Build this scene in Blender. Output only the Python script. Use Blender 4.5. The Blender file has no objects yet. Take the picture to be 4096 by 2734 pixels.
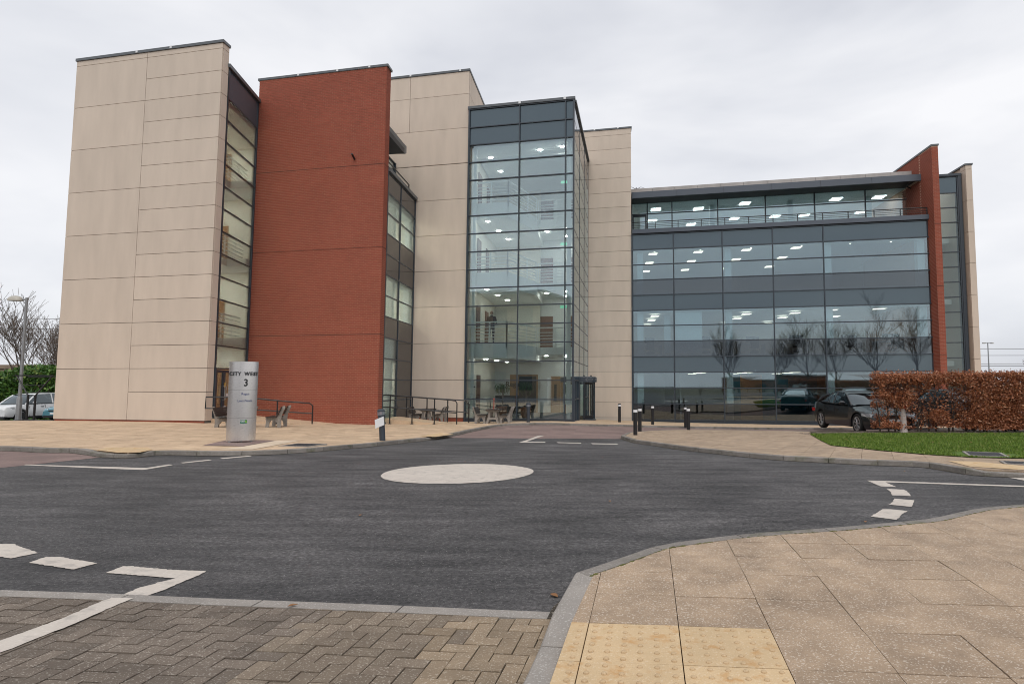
import bpy, bmesh, math, random
import numpy as np
from mathutils import Vector, Matrix
random.seed(7); np.random.seed(7)
S = bpy.context.scene
COL = S.collection
R = math.radians

# ------------------------------------------------------------------ camera, sky, sun, exposure
CAM_H = 1.45
PITCH = math.atan(.075)
cam_d = bpy.data.cameras.new('camera'); cam = bpy.data.objects.new('camera', cam_d); COL.objects.link(cam)
cam.location = (0, 0, CAM_H); cam.rotation_euler = (R(90) + PITCH, 0, 0)
cam_d.sensor_width = 36; cam_d.lens = 36 * 2400 / 4096
cam_d.shift_x = -(2400 - 2048) / 4096; cam_d.shift_y = -7 / 4096
cam_d.clip_start = .05; cam_d.clip_end = 6000
S.camera = cam
S.view_settings.view_transform = 'Standard'
try: S.view_settings.look = 'None'
except Exception: pass
S.view_settings.exposure = 0.1; S.view_settings.gamma = 1; S.view_settings.use_curve_mapping = False
S.cycles.filter_width = 1.0
SUN_EL, SUN_AZ = 52, 172            # degrees; azimuth clockwise from +Y
W = bpy.data.worlds.new('World'); S.world = W; W.use_nodes = True
nt = W.node_tree; nt.nodes.clear()
def wn(t, **k):
    n = nt.nodes.new(t)
    for a, b in k.items(): setattr(n, a, b)
    return n
sky = wn('ShaderNodeTexSky', sky_type='NISHITA', sun_disc=False); sky.sun_elevation = R(SUN_EL); sky.sun_rotation = R(SUN_AZ)
tc = wn('ShaderNodeTexCoord'); mp = wn('ShaderNodeMapping'); mp.inputs['Scale'].default_value = (1.0, 1.0, 2.6)
n1 = wn('ShaderNodeTexNoise'); n1.inputs['Scale'].default_value = 1.7; n1.inputs['Detail'].default_value = 5; n1.inputs['Roughness'].default_value = .5; n1.inputs['Distortion'].default_value = .35
cr = wn('ShaderNodeValToRGB'); cr.color_ramp.elements[0].position = .3; cr.color_ramp.elements[1].position = .66
cr.color_ramp.elements[0].color = (6.0, 6.2, 6.8, 1); cr.color_ramp.elements[1].color = (9.4, 9.4, 9.6, 1)
e_ = cr.color_ramp.elements.new(.48); e_.color = (7.75, 7.88, 8.3, 1)
mx = wn('ShaderNodeMix', data_type='RGBA'); mx.inputs[0].default_value = .93
bg = wn('ShaderNodeBackground'); bg.inputs['Strength'].default_value = .1
wo = wn('ShaderNodeOutputWorld')
nt.links.new(tc.outputs['Generated'], mp.inputs[0]); nt.links.new(mp.outputs[0], n1.inputs['Vector'])
nt.links.new(n1.outputs['Fac'], cr.inputs[0]); nt.links.new(sky.outputs[0], mx.inputs[6]); nt.links.new(cr.outputs[0], mx.inputs[7])
nt.links.new(mx.outputs[2], bg.inputs[0]); nt.links.new(bg.outputs[0], wo.inputs[0])
sun_d = bpy.data.lights.new('sun', 'SUN'); sun_d.energy = 1.5; sun_d.angle = R(50); sun_d.color = (1, .965, .92)
sun = bpy.data.objects.new('sun', sun_d); COL.objects.link(sun)
_sd = Vector((math.sin(R(SUN_AZ)) * math.cos(R(SUN_EL)), math.cos(R(SUN_AZ)) * math.cos(R(SUN_EL)), math.sin(R(SUN_EL))))
sun.rotation_euler = _sd.to_track_quat('Z', 'Y').to_euler(); sun.location = (0, -20, 60)

# ------------------------------------------------------------------ lie of the land: a gently falling forecourt
TP = np.array([(-15.4,23.4,-.1),(-22.5,25,-.1),(-9.3,25.6,-.33),(-1.3,28.9,-.3),(-.5,33,-.52),(1,31.8,-.6),(2.6,30.2,-.62),(1.7,26.1,-.57),(-6,29.5,-.45),(1.2,21.8,-.45),(4,27.1,-.62),(4.4,29.5,-.62),(9.9,22.9,-.32),(9.6,25.7,-.5),(2,35.8,-.78),(12,34,-.88),(18,32,-.85),
 (0,-4,0),(-6,-2,0),(6,-2,0),(0,4,0),(-6,6,0),(6,6,0),(-3,10,-.06),(4,12,-.12),(-12,14,-.05),(11,13,-.1),(11,19,-.22),(16,22,-.25),(-29,30,-.35),(-39,41,-.95),(-30,12,0),(22,10,0),(24,24,-.3),(0,44,-.9),(25,44,-.9),(-20,44,-.8),(-30,20,-.05),(-10,17.5,-.15)])
def _phi(r): return np.where(r > 0, r * r * np.log(np.maximum(r, 1e-9)), 0)
_n = len(TP); _K = _phi(np.linalg.norm(TP[:, None, :2] - TP[None, :, :2], axis=2)) + np.eye(_n) * 8.0
_P = np.c_[np.ones(_n), TP[:, :2]]
_w = np.linalg.solve(np.block([[_K, _P], [_P.T, np.zeros((3, 3))]]), np.r_[TP[:, 2], 0, 0, 0])
_gc = {}
def G(x, y):
    k = (round(x, 3), round(y, 3))
    if k in _gc: return _gc[k]
    x = min(max(x, -45), 28); y = min(max(y, -5), 45)
    v = float(_phi(np.hypot(x - TP[:, 0], y - TP[:, 1])) @ _w[:_n] + _w[_n] + _w[_n+1] * x + _w[_n+2] * y)
    _gc[k] = v; return v
_ct, _st = math.cos(PITCH), math.sin(PITCH)
def _ray(px, py):
    a = (px - 2400) / 2400; b = -(py - 1360) / 2400
    return a, _ct - b * _st, _st + b * _ct
def gp(px, py, dz=0.0):
    """survey point: where the line of sight of a photo pixel meets the ground"""
    dx, dy, dzr = _ray(px, py); t = .5
    f = lambda t: CAM_H + dzr * t - G(dx * t, dy * t) - dz
    while t < 60 and f(t) > 0: t += .15
    a, b = t - .15, t
    for _ in range(18):
        m = (a + b) / 2
        if f(m) < 0: b = m
        else: a = m
    return (dx * b, dy * b)
def atY(px, Y, z=0.0):
    return (px - 2400) / 2400 * (Y * _ct + (z - CAM_H) * _st)

# ------------------------------------------------------------------ materials
MATS = {}
def nodes(name):
    m = bpy.data.materials.new(name); m.use_nodes = True; t = m.node_tree; t.nodes.clear()
    out = t.nodes.new('ShaderNodeOutputMaterial'); MATS[name] = m
    return m, t, out
def N(t, typ, **k):
    n = t.nodes.new(typ)
    for a, b in k.items():
        if a.startswith('i_'): n.inputs[a[2:].replace('_', ' ')].default_value = b
        else: setattr(n, a, b)
    return n
def noise(t, src, scale, detail=3, rough=.55, dist=0):
    n = N(t, 'ShaderNodeTexNoise'); n.inputs['Scale'].default_value = scale; n.inputs['Detail'].default_value = detail
    n.inputs['Roughness'].default_value = rough; n.inputs['Distortion'].default_value = dist
    t.links.new(src, n.inputs['Vector']); return n.outputs['Fac']
def ramp(t, fac, stops):
    r = N(t, 'ShaderNodeValToRGB'); el = r.color_ramp.elements
    while len(el) < len(stops): el.new(.5)
    for e, (p, c) in zip(el, stops): e.position = p; e.color = (*c, 1) if len(c) == 3 else c
    t.links.new(fac, r.inputs[0]); return r.outputs[0]
def mixc(t, fac, a, b, blend='MIX'):
    m = N(t, 'ShaderNodeMix', data_type='RGBA', blend_type=blend)
    for i, v in ((0, fac), (6, a), (7, b)):
        if hasattr(v, 'links'): t.links.new(v, m.inputs[i])
        else: m.inputs[i].default_value = v if i == 0 else ((*v, 1) if len(v) == 3 else v)
    return m.outputs[2]
def math_(t, op, a, b=None):
    m = N(t, 'ShaderNodeMath', operation=op)
    for i, v in ((0, a), (1, b)):
        if v is None: continue
        if hasattr(v, 'links'): t.links.new(v, m.inputs[i])
        else: m.inputs[i].default_value = v
    return m.outputs[0]
def solid(name, col, rough=.6, metal=0, var=.0, nscale=3, namt=.12, bump=0, bscale=40, spec=.5, coat=0, world=True, streak=False):
    """general surface: base colour, soft mottling, per-piece variation and fine relief"""
    m, t, out = nodes(name)
    p = N(t, 'ShaderNodeBsdfPrincipled'); p.inputs['Roughness'].default_value = rough; p.inputs['Metallic'].default_value = metal
    p.inputs['Specular IOR Level'].default_value = spec; p.inputs['Coat Weight'].default_value = coat; p.inputs['Coat Roughness'].default_value = .03
    src = N(t, 'ShaderNodeNewGeometry').outputs['Position'] if world else N(t, 'ShaderNodeTexCoord').outputs['Object']
    if streak:
        mp_ = N(t, 'ShaderNodeMapping'); mp_.inputs['Scale'].default_value = (1, 1, .22); t.links.new(src, mp_.inputs[0]); s2 = mp_.outputs[0]
    else: s2 = src
    f = noise(t, s2, nscale, 5)
    c = mixc(t, f, tuple(x * (1 - namt * 1.6) for x in col), tuple(min(1, x * (1 + namt * 1.6)) for x in col))
    if var:
        r1 = N(t, 'ShaderNodeObjectInfo').outputs['Random']; r2 = N(t, 'ShaderNodeNewGeometry').outputs['Random Per Island']
        rr = math_(t, 'FRACT', math_(t, 'ADD', r1, r2))
        c = mixc(t, 1.0, c, ramp(t, rr, [(0, (1 - var,) * 3), (.55, (1, 1, 1)), (1, (1 + var * .8, 1 + var * .7, 1 + var * .6))]), 'MULTIPLY')
    t.links.new(c, p.inputs['Base Color'])
    if bump:
        b = N(t, 'ShaderNodeBump'); b.inputs['Strength'].default_value = bump; b.inputs['Distance'].default_value = .02
        t.links.new(noise(t, src, bscale, 3), b.inputs['Height']); t.links.new(b.outputs[0], p.inputs['Normal'])
    t.links.new(p.outputs[0], out.inputs[0]); return m
def speckled(name, base, dark, light, s_scale=90, big=1.2, rough=.85, bump=.35, var=.08, lightamt=.6, stain=None, lthr=.60):
    """stone, concrete or asphalt with aggregate: patches, dark and pale grains"""
    m, t, out = nodes(name)
    p = N(t, 'ShaderNodeBsdfPrincipled'); p.inputs['Roughness'].default_value = rough; p.inputs['Specular IOR Level'].default_value = .3
    pos = N(t, 'ShaderNodeNewGeometry').outputs['Position']
    c = mixc(t, ramp(t, noise(t, pos, big, 6, .65), [(.3, (0, 0, 0)), (.7, (1, 1, 1))]), dark, base)
    g = noise(t, pos, s_scale, 2, .7)
    c = mixc(t, ramp(t, g, [(.25, (.75,) * 3), (.5, (0, 0, 0))]), c, dark)
    g2 = noise(t, pos, s_scale * .8, 1, .5, .3)
    c = mixc(t, ramp(t, g2, [(lthr, (0, 0, 0)), (lthr + .07, (lightamt,) * 3)]), c, light)
    if stain:
        st_, sc_ = stain
        c = mixc(t, ramp(t, noise(t, pos, sc_, 4, .6), [(.54, (0, 0, 0)), (.7, (.75,) * 3)]), c, st_)
    if var:
        r1 = N(t, 'ShaderNodeObjectInfo').outputs['Random']; r2 = N(t, 'ShaderNodeNewGeometry').outputs['Random Per Island']
        rr = math_(t, 'FRACT', math_(t, 'ADD', r1, r2))
        c = mixc(t, 1.0, c, ramp(t, rr, [(0, (1 - var,) * 3), (.5, (1, 1, 1)), (1, (1 + var,) * 3)]), 'MULTIPLY')
    t.links.new(c, p.inputs['Base Color'])
    b = N(t, 'ShaderNodeBump'); b.inputs['Strength'].default_value = bump; b.inputs['Distance'].default_value = .012
    t.links.new(g, b.inputs['Height']); t.links.new(b.outputs[0], p.inputs['Normal'])
    t.links.new(p.outputs[0], out.inputs[0]); return m
def glassy(name, tint, refl=1.0, base=.035, haze=None, hz=.0, rip=.0006):
    """thin architectural glass: tinted see-through plus a Fresnel mirror"""
    m, t, out = nodes(name)
    tr = N(t, 'ShaderNodeBsdfTransparent'); tr.inputs[0].default_value = (*tint, 1)
    gl = N(t, 'ShaderNodeBsdfGlossy'); gl.inputs['Roughness'].default_value = .0; gl.inputs[0].default_value = (.84, .95, 1.0, 1)
    fr = N(t, 'ShaderNodeFresnel'); fr.inputs[0].default_value = 1.5
    pos = N(t, 'ShaderNodeNewGeometry').outputs['Position']
    b = N(t, 'ShaderNodeBump'); b.inputs['Strength'].default_value = 1; b.inputs['Distance'].default_value = rip
    t.links.new(noise(t, pos, .55, 1), b.inputs['Height']); t.links.new(b.outputs[0], gl.inputs['Normal'])
    f = math_(t, 'MINIMUM', math_(t, 'ADD', math_(t, 'MULTIPLY', fr.outputs[0], refl), base), .97)
    mx_ = N(t, 'ShaderNodeMixShader'); t.links.new(f, mx_.inputs[0])
    if haze:
        df = N(t, 'ShaderNodeBsdfDiffuse'); df.inputs[0].default_value = (*haze, 1)
        m2 = N(t, 'ShaderNodeMixShader'); m2.inputs[0].default_value = hz
        t.links.new(tr.outputs[0], m2.inputs[1]); t.links.new(df.outputs[0], m2.inputs[2]); t.links.new(m2.outputs[0], mx_.inputs[1])
    else: t.links.new(tr.outputs[0], mx_.inputs[1])
    t.links.new(gl.outputs[0], mx_.inputs[2]); t.links.new(mx_.outputs[0], out.inputs[0]); return m
def glow(name, col, k):
    m, t, out = nodes(name); e = N(t, 'ShaderNodeEmission'); e.inputs[0].default_value = (*col, 1); e.inputs[1].default_value = k
    t.links.new(e.outputs[0], out.inputs[0]); return m
def brushed(name, col):
    m, t, out = nodes(name); p = N(t, 'ShaderNodeBsdfPrincipled'); p.inputs['Metallic'].default_value = .9; p.inputs['Base Color'].default_value = (*col, 1)
    mp_ = N(t, 'ShaderNodeMapping'); mp_.inputs['Scale'].default_value = (6, 6, 260)
    t.links.new(N(t, 'ShaderNodeTexCoord').outputs['Object'], mp_.inputs[0])
    f = noise(t, mp_.outputs[0], 3, 3)
    t.links.new(ramp(t, f, [(.3, (.24,) * 3), (.7, (.38,) * 3)]), p.inputs['Roughness'])
    t.links.new(mixc(t, f, tuple(x * .9 for x in col), tuple(min(1, x * 1.1) for x in col)), p.inputs['Base Color'])
    p.inputs['Anisotropic'].default_value = .6
    t.links.new(p.outputs[0], out.inputs[0]); return m

solid('precast', (.605, .515, .43), .85, nscale=2.0, namt=.085, bump=.25, bscale=60, var=.035, spec=.25, streak=True)
solid('joint', (.12, .11, .10), .9); solid('stair_floor', (.5, .5, .47), .7)
solid('brick', (.298, .082, .05), .8, var=.09, nscale=.7, namt=.10, bump=.3, bscale=90, spec=.3)
solid('mortar', (.56, .36, .26), .9, nscale=8, namt=.12)
solid('brick_joint', (.09, .03, .02), .9)
solid('frame_metal', (.035, .046, .06), .38, spec=.5, namt=.05)
solid('coping_metal', (.10, .11, .12), .4, spec=.5, namt=.06)
solid('fascia_metal', (.075, .09, .115), .42, spec=.5, namt=.06, nscale=1)
solid('black_metal', (.012, .012, .014), .35)
solid('spandrel', (.036, .048, .062), .012, spec=.5, namt=.04, nscale=.8); MATS['spandrel'].node_tree.nodes['Principled BSDF'].inputs['IOR'].default_value = 2.0; MATS['spandrel'].node_tree.nodes['Principled BSDF'].inputs['Specular Tint'].default_value = (.78, .95, 1, 1)
solid('spandrel_sky_tint', (.075, .10, .125), .08, spec=.3, namt=.04)  # bluish base colour stands in for sky reflected in the top stair pane
solid('spandrel_warm', (.035, .034, .034), .06, spec=.5, namt=.05, nscale=.8); MATS['spandrel_warm'].node_tree.nodes['Principled BSDF'].inputs['IOR'].default_value = 1.6
glassy('glass', (.90, .94, .925), 1.0, .02)
glassy('glass_atrium', (.90, .955, .955), 1.1, .135)
glassy('glass_blue', (.82, .92, .94), 1.2, .13)
glassy('glass_tint', (.45, .47, .50), 1.2, .085)
glassy('glass_clear', (.94, .965, .945), .7, .01)
solid('roof_concrete', (.42, .39, .37), .85, nscale=2, namt=.18, streak=True)
solid('plaster', (.78, .75, .66), .8, nscale=1.5, namt=.03)
solid('plaster_white', (.80, .82, .80), .7, namt=.02)
solid('ceiling', (.72, .76, .77), .8, namt=.03, nscale=1)
solid('soffit', (.05, .05, .055), .6)
solid('carpet', (.12, .12, .13), .95)
solid('white_paint', (.78, .8, .78), .4, namt=.02)
solid('oak', (.34, .19, .085), .5, nscale=4, namt=.2, streak=True)
solid('dark_wood', (.16, .07, .045), .5, nscale=4, namt=.2)
solid('teal_paint', (.02, .17, .25), .7)
solid('orange_paint', (.5, .27, .13), .7)
glow('lamp_warm', (1, .84, .66), 2.6)
glow('lamp_white', (1, .97, .9), 9.0); glow('downlight_glow', (1, .96, .88), 60.0); glow('fill_glow', (1, .95, .85), 38.0)  # the last glow is for panels added to brighten dim interiors
glow('exit_green', (.25, .8, .5), .8)
def asphalt(name, lo, hi):
    m, t, out = nodes(name); q = N(t, 'ShaderNodeBsdfPrincipled'); q.inputs['Roughness'].default_value = .82; q.inputs['Specular IOR Level'].default_value = .35
    pos = N(t, 'ShaderNodeNewGeometry').outputs['Position']
    g = noise(t, pos, 26, 9, .86); c = ramp(t, g, [(.36, (lo,) * 3), (.5, ((lo + hi) * .40, (lo + hi) * .395, (lo + hi) * .41)), (.64, (hi, hi * .98, hi))])
    c = mixc(t, 1.0, c, ramp(t, noise(t, pos, .42, 4, .6), [(.34, (.70,) * 3), (.66, (1.18, 1.16, 1.15))]), 'MULTIPLY')
    mp_ = N(t, 'ShaderNodeMapping'); mp_.inputs['Rotation'].default_value = (0, 0, .5); mp_.inputs['Scale'].default_value = (.5, 2.2, 1); t.links.new(pos, mp_.inputs[0])
    c = mixc(t, 1.0, c, ramp(t, noise(t, mp_.outputs[0], 1.6, 6, .7), [(.36, (.68,) * 3), (.64, (1.36, 1.33, 1.3))]), 'MULTIPLY')
    vd = N(t, 'ShaderNodeVectorMath', operation='DISTANCE'); t.links.new(pos, vd.inputs[0]); vd.inputs[1].default_value = (-2.46, 10.68, -.07)   # tyre-worn ring round the disc
    wob = math_(t, 'ADD', vd.outputs['Value'], math_(t, 'MULTIPLY', noise(t, pos, .8, 3), 1.6))
    rg = ramp(t, math_(t, 'DIVIDE', wob, 10), [(.26, (1, 1, 1)), (.34, (.80,) * 3), (.43, (1.04,) * 3), (.52, (.86,) * 3), (.62, (1, 1, 1))]); c = mixc(t, .8, c, rg, 'MULTIPLY')
    c = mixc(t, ramp(t, noise(t, pos, 75, 1, .5), [(.70, (0, 0, 0)), (.74, (.8,) * 3)]), c, (.34, .33, .31))
    t.links.new(c, q.inputs['Base Color']); b = N(t, 'ShaderNodeBump'); b.inputs['Strength'].default_value = 1; b.inputs['Distance'].default_value = .012
    t.links.new(g, b.inputs['Height']); t.links.new(b.outputs[0], q.inputs['Normal']); t.links.new(q.outputs[0], out.inputs[0])
asphalt('asphalt', .024, .165)
speckled('gutter_dirt', (.085, .07, .055), (.045, .038, .03), (.3, .27, .22), 45, 4, .95, .6, 0, .7, lthr=.58)
speckled('earth', (.09, .08, .05), (.05, .05, .03), (.15, .13, .09), 30, .3, .95, .3, 0)
speckled('slab_aggregate', (.46, .34, .235), (.25, .185, .13), (.66, .58, .49), 100, 3.0, .85, .5, .06, .55, lthr=.585)
speckled('slab_plaza', (.60, .44, .29), (.47, .345, .235), (.68, .55, .42), 40, 1.1, .85, .25, .09, .35, stain=((.38, .27, .18), 2.5))
speckled('slab_pale', (.66, .54, .41), (.58, .47, .35), (.7, .6, .5), 40, 1.2, .85, .2, .05, .3)
speckled('tactile', (.62, .455, .27), (.50, .37, .22), (.68, .55, .4), 90, 3, .85, .3, .05, .4, stain=((.46, .24, .08), 8))
speckled('tactile_stud', (.57, .41, .245), (.44, .32, .19), (.6, .5, .36), 90, 3, .85, .3, 0, .3)
speckled('kerb_concrete', (.27, .245, .22), (.17, .155, .14), (.42, .4, .37), 95, 2.6, .9, .4, .16, .5, stain=((.10, .105, .06), 3.2))
speckled('kerb_pale', (.33, .30, .27), (.24, .22, .2), (.5, .48, .45), 95, 3, .9, .4, .06, .5)
speckled('block_grey', (.185, .15, .12), (.125, .10, .08), (.42, .38, .33), 120, 3, .9, .45, .2, .55, lthr=.60)
speckled('block_mid', (.235, .187, .138), (.16, .125, .095), (.46, .41, .34), 120, 3, .9, .45, .16, .55, lthr=.60)
speckled('block_tan', (.31, .235, .16), (.21, .16, .11), (.50, .44, .36), 120, 3, .9, .45, .14, .55, lthr=.60)
speckled('jointing', (.04, .034, .024), (.025, .022, .016), (.12, .1, .08), 60, 2, .95, .3, 0)
speckled('block_red', (.25, .175, .155), (.18, .13, .12), (.38, .31, .28), 50, 1.6, .9, .3, .12, .4)
speckled('road_paint', (.57, .515, .455), (.49, .44, .39), (.68, .63, .57), 60, 2.5, .75, .3, 0, .3, stain=((.36, .33, .30), 9))
speckled('bark_bed', (.10, .075, .05), (.04, .03, .02), (.34, .3, .25), 28, 3, .95, .8, 0, .8, lthr=.6)
speckled('moss', (.12, .13, .03), (.06, .05, .02), (.2, .2, .08), 60, 8, .95, .5, 0)
speckled('bench_concrete', (.34, .31, .28), (.2, .18, .16), (.5, .47, .43), 60, 5, .9, .4, .05, .4)
solid('bench_wood', (.035, .025, .02), .6, nscale=12, namt=.3, world=False)
brushed('steel', (.74, .72, .71))
solid('letter_grey', (.04, .042, .045), .4)
solid('print_black', (.012, .012, .013), .5)
solid('print_blue', (.03, .05, .16), .5)
solid('sticker_green', (.0, .13, .075), .5)
solid('sticker_lime', (.35, .62, .05), .5)
solid('sign_white', (.72, .73, .74), .5, namt=.03)
solid('sticker_yellow', (.75, .5, .05), .5)
solid('galvanised', (.30, .31, .32), .45, metal=.6, nscale=6, namt=.1)
solid('cream_plastic', (.42, .40, .35), .4)
solid('bollard_grey', (.035, .043, .055), .5, namt=.1)
solid('bollard_lens', (.13, .14, .16), .35)
solid('car_black', (.006, .007, .009), .3, coat=.45, spec=.45)
solid('car_white', (.70, .71, .71), .3, coat=.8, namt=.01)
solid('car_blue', (.06, .20, .25), .3, coat=.8, namt=.02)
solid('car_silver', (.30, .32, .35), .3, metal=.4, coat=.8, namt=.02)
solid('rubber', (.012, .012, .012), .85)
solid('alloy', (.42, .42, .43), .28, metal=.8)
solid('trim_black', (.012, .012, .013), .5)
glassy('car_glass', (.10, .12, .12), 1.3, .06, (.02, .02, .02), .3)
solid('lamp_glass', (.5, .52, .54), .08, metal=.4, coat=1)
solid('tail_red', (.35, .01, .01), .15, coat=1)
solid('skin', (.42, .24, .17), .6); solid('cloth_brown', (.085, .05, .038), .9); solid('cloth_dark', (.05, .052, .06), .9); solid('cloth_navy', (.05, .06, .10), .9); solid('beard', (.4, .38, .36), .9)
solid('lime_fabric', (.30, .55, .03), .8); solid('dark_fabric', (.02, .02, .024), .8)
solid('terracotta', (.3, .12, .06), .8); solid('parasol_red', (.45, .06, .03), .7)
def leafmat(name, stops, rough=.6, trans=.15):
    m, t, out = nodes(name); p = N(t, 'ShaderNodeBsdfPrincipled'); p.inputs['Roughness'].default_value = rough; p.inputs['Specular IOR Level'].default_value = .35
    c = ramp(t, N(t, 'ShaderNodeNewGeometry').outputs['Random Per Island'], stops)
    t.links.new(c, p.inputs['Base Color']); tl = N(t, 'ShaderNodeBsdfTranslucent'); t.links.new(c, tl.inputs[0])
    ms = N(t, 'ShaderNodeMixShader'); ms.inputs[0].default_value = trans
    t.links.new(p.outputs[0], ms.inputs[1]); t.links.new(tl.outputs[0], ms.inputs[2]); t.links.new(ms.outputs[0], out.inputs[0]); return m
leafmat('beech_leaf', [(0, (.10, .028, .014)), (.28, (.25, .08, .034)), (.62, (.43, .16, .07)), (.9, (.56, .26, .14)), (1, (.68, .42, .28))], .5, .2)
leafmat('laurel_leaf', [(0, (.025, .075, .012)), (.5, (.07, .16, .03)), (.85, (.13, .25, .05)), (1, (.26, .32, .08))], .4)
leafmat('grass_blade', [(0, (.06, .11, .012)), (.5, (.12, .20, .024)), (.9, (.20, .28, .045)), (1, (.30, .30, .12))], .6)
leafmat('palm_leaf', [(0, (.04, .08, .025)), (1, (.12, .17, .07))], .5)
leafmat('fallen_leaf', [(0, (.20, .08, .03)), (1, (.34, .18, .08))], .7)
solid('twig', (.13, .10, .08), .9, nscale=20, namt=.25); solid('twig_dark', (.05, .038, .03), .9, nscale=20, namt=.2)
solid('bark', (.14, .11, .09), .9, nscale=7, namt=.3, bump=.5, bscale=25); solid('birch_bark', (.42, .37, .34), .8, nscale=9, namt=.3)
speckled('lawn_soil', (.10, .175, .024), (.06, .115, .015), (.2, .23, .07), 45, 1.3, .95, .5, 0, .4, stain=((.15, .15, .06), 1.4))
solid('cast_iron', (.045, .045, .05), .7, nscale=14, namt=.2, bump=.6, bscale=60)
solid('far_brick', (.20, .09, .06), .9, nscale=1, namt=.2); solid('far_beige', (.24, .18, .13), .9, nscale=.6, namt=.15); solid('far_window', (.03, .04, .05), .15, spec=.8); solid('wire', (.02, .02, .02), .6)

# ------------------------------------------------------------------ objects
WLOC = {}
class MB:
    """collects boxes, prisms, tubes; put() links them as ONE mesh object"""
    def __init__(s): s.v = []; s.f = []
    def add(s, vs, fs):
        o = len(s.v); s.v += [tuple(v) for v in vs]; s.f += [tuple(i + o for i in f) for f in fs]; return s
    def hexa(s, b, t):
        return s.add(list(b) + list(t), [(3, 2, 1, 0), (4, 5, 6, 7), (0, 1, 5, 4), (1, 2, 6, 5), (2, 3, 7, 6), (3, 0, 4, 7)])
    def box(s, x0, x1, y0, y1, z0, z1):
        return s.hexa([(x0, y0, z0), (x1, y0, z0), (x1, y1, z0), (x0, y1, z0)], [(x0, y0, z1), (x1, y0, z1), (x1, y1, z1), (x0, y1, z1)])
    def fbox(s, F, s0, s1, d0, d1, z0, z1):
        return s.hexa([F(s0, d0, z0), F(s1, d0, z0), F(s1, d1, z0), F(s0, d1, z0)], [F(s0, d0, z1), F(s1, d0, z1), F(s1, d1, z1), F(s0, d1, z1)])
    def tube(s, pts, r, n=8, cap=True):
        pts = [Vector(p) for p in pts]; rs = r if isinstance(r, (list, tuple)) else [r] * len(pts); rings = []; ref = None
        for i, p in enumerate(pts):
            d = (pts[min(i + 1, len(pts) - 1)] - pts[max(i - 1, 0)]).normalized()
            if ref is None: ref = Vector((0, 0, 1)) if abs(d.z) < .9 else Vector((1, 0, 0))
            a = d.cross(ref).normalized(); b = d.cross(a).normalized(); ref = b.cross(d) if abs(b.cross(d).length) > .1 else ref; ref = b
            ref = a.cross(d).normalized() if abs(a.cross(d).length) > 0 else ref
            rings.append([p + (a * math.cos(2 * math.pi * k / n) + b * math.sin(2 * math.pi * k / n)) * rs[i] for k in range(n)])
        vs = [v for rg in rings for v in rg]; fs = []
        for i in range(len(rings) - 1):
            for k in range(n):
                fs.append((i * n + k, i * n + (k + 1) % n, (i + 1) * n + (k + 1) % n, (i + 1) * n + k))
        if cap: fs.append(tuple(range(n))[::-1]); fs.append(tuple((len(rings) - 1) * n + k for k in range(n)))
        return s.add(vs, fs)
    def lathe(s, prof, n=20, c=(0, 0, 0), ax=1, ay=1):
        vs = []; fs = []
        for r, z in prof:
            for k in range(n):
                a = 2 * math.pi * k / n; vs.append((c[0] + r * ax * math.cos(a), c[1] + r * ay * math.sin(a), c[2] + z))
        for i in range(len(prof) - 1):
            for k in range(n):
                fs.append((i * n + k, i * n + (k + 1) % n, (i + 1) * n + (k + 1) % n, (i + 1) * n + k))
        fs.append(tuple(range(n))[::-1]); fs.append(tuple((len(prof) - 1) * n + k for k in range(n)))
        return s.add(vs, fs)
    def prism(s, poly, F0, F1):
        """poly of 2D points; F0, F1 map a 2D point to the two end faces"""
        n = len(poly); vs = [F0(*p) for p in poly] + [F1(*p) for p in poly]
        return s.add(vs, [tuple(range(n))[::-1], tuple(range(n, 2 * n))] + [(i, (i + 1) % n, n + (i + 1) % n, n + i) for i in range(n)])
    def put(s, name, mat, parent=None, smooth=False, kind=None, label=None, center=True):
        me = bpy.data.meshes.new(name)
        v = np.array(s.v, dtype=float) if s.v else np.zeros((1, 3))
        pl = Vector(WLOC.get(parent.name, (0, 0, 0))) if parent else Vector((0, 0, 0))
        c = Vector(((v.min(0) + v.max(0)) / 2).tolist()) if center else pl.copy()
        me.from_pydata((v - np.array(c)).tolist(), [], s.f)
        if smooth:
            me.polygons.foreach_set('use_smooth', [True] * len(me.polygons))
            try: me.set_sharp_from_angle(angle=R(35))
            except Exception: pass
        me.materials.append(MATS[mat]); me.update()
        o = bpy.data.objects.new(name, me); COL.objects.link(o)
        o.location = c - pl; WLOC[o.name] = tuple(c)
        if parent: o.parent = parent
        if kind: o['kind'] = kind
        if label: o['label'] = label
        return o
def fixn(o):
    bm = bmesh.new(); bm.from_mesh(o.data); bmesh.ops.recalc_face_normals(bm, faces=bm.faces); bm.to_mesh(o.data); bm.free(); return o
def tag(o, label=None, cat=None, group=None, kind=None):
    if label: o['label'] = label
    if cat: o['category'] = cat
    if group: o['group'] = group
    if kind: o['kind'] = kind
    return o
def empty(name, loc=(0, 0, 0), label=None, cat=None, group=None):
    o = bpy.data.objects.new(name, None); COL.objects.link(o); o.location = loc; o.empty_display_size = .2; WLOC[o.name] = tuple(loc)
    return tag(o, label, cat, group)
def tree_copy(o, loc=None, rz=None, label=None, parent=None, scale=None):
    c = o.copy(); COL.objects.link(c)
    if parent: c.parent = parent
    if loc is not None: c.location = loc
    if rz is not None: c.rotation_euler = (0, 0, rz)
    if scale is not None: c.scale = (scale,) * 3
    if label: c['label'] = label
    for ch in list(o.children): tree_copy(ch, parent=c)
    return c
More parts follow.
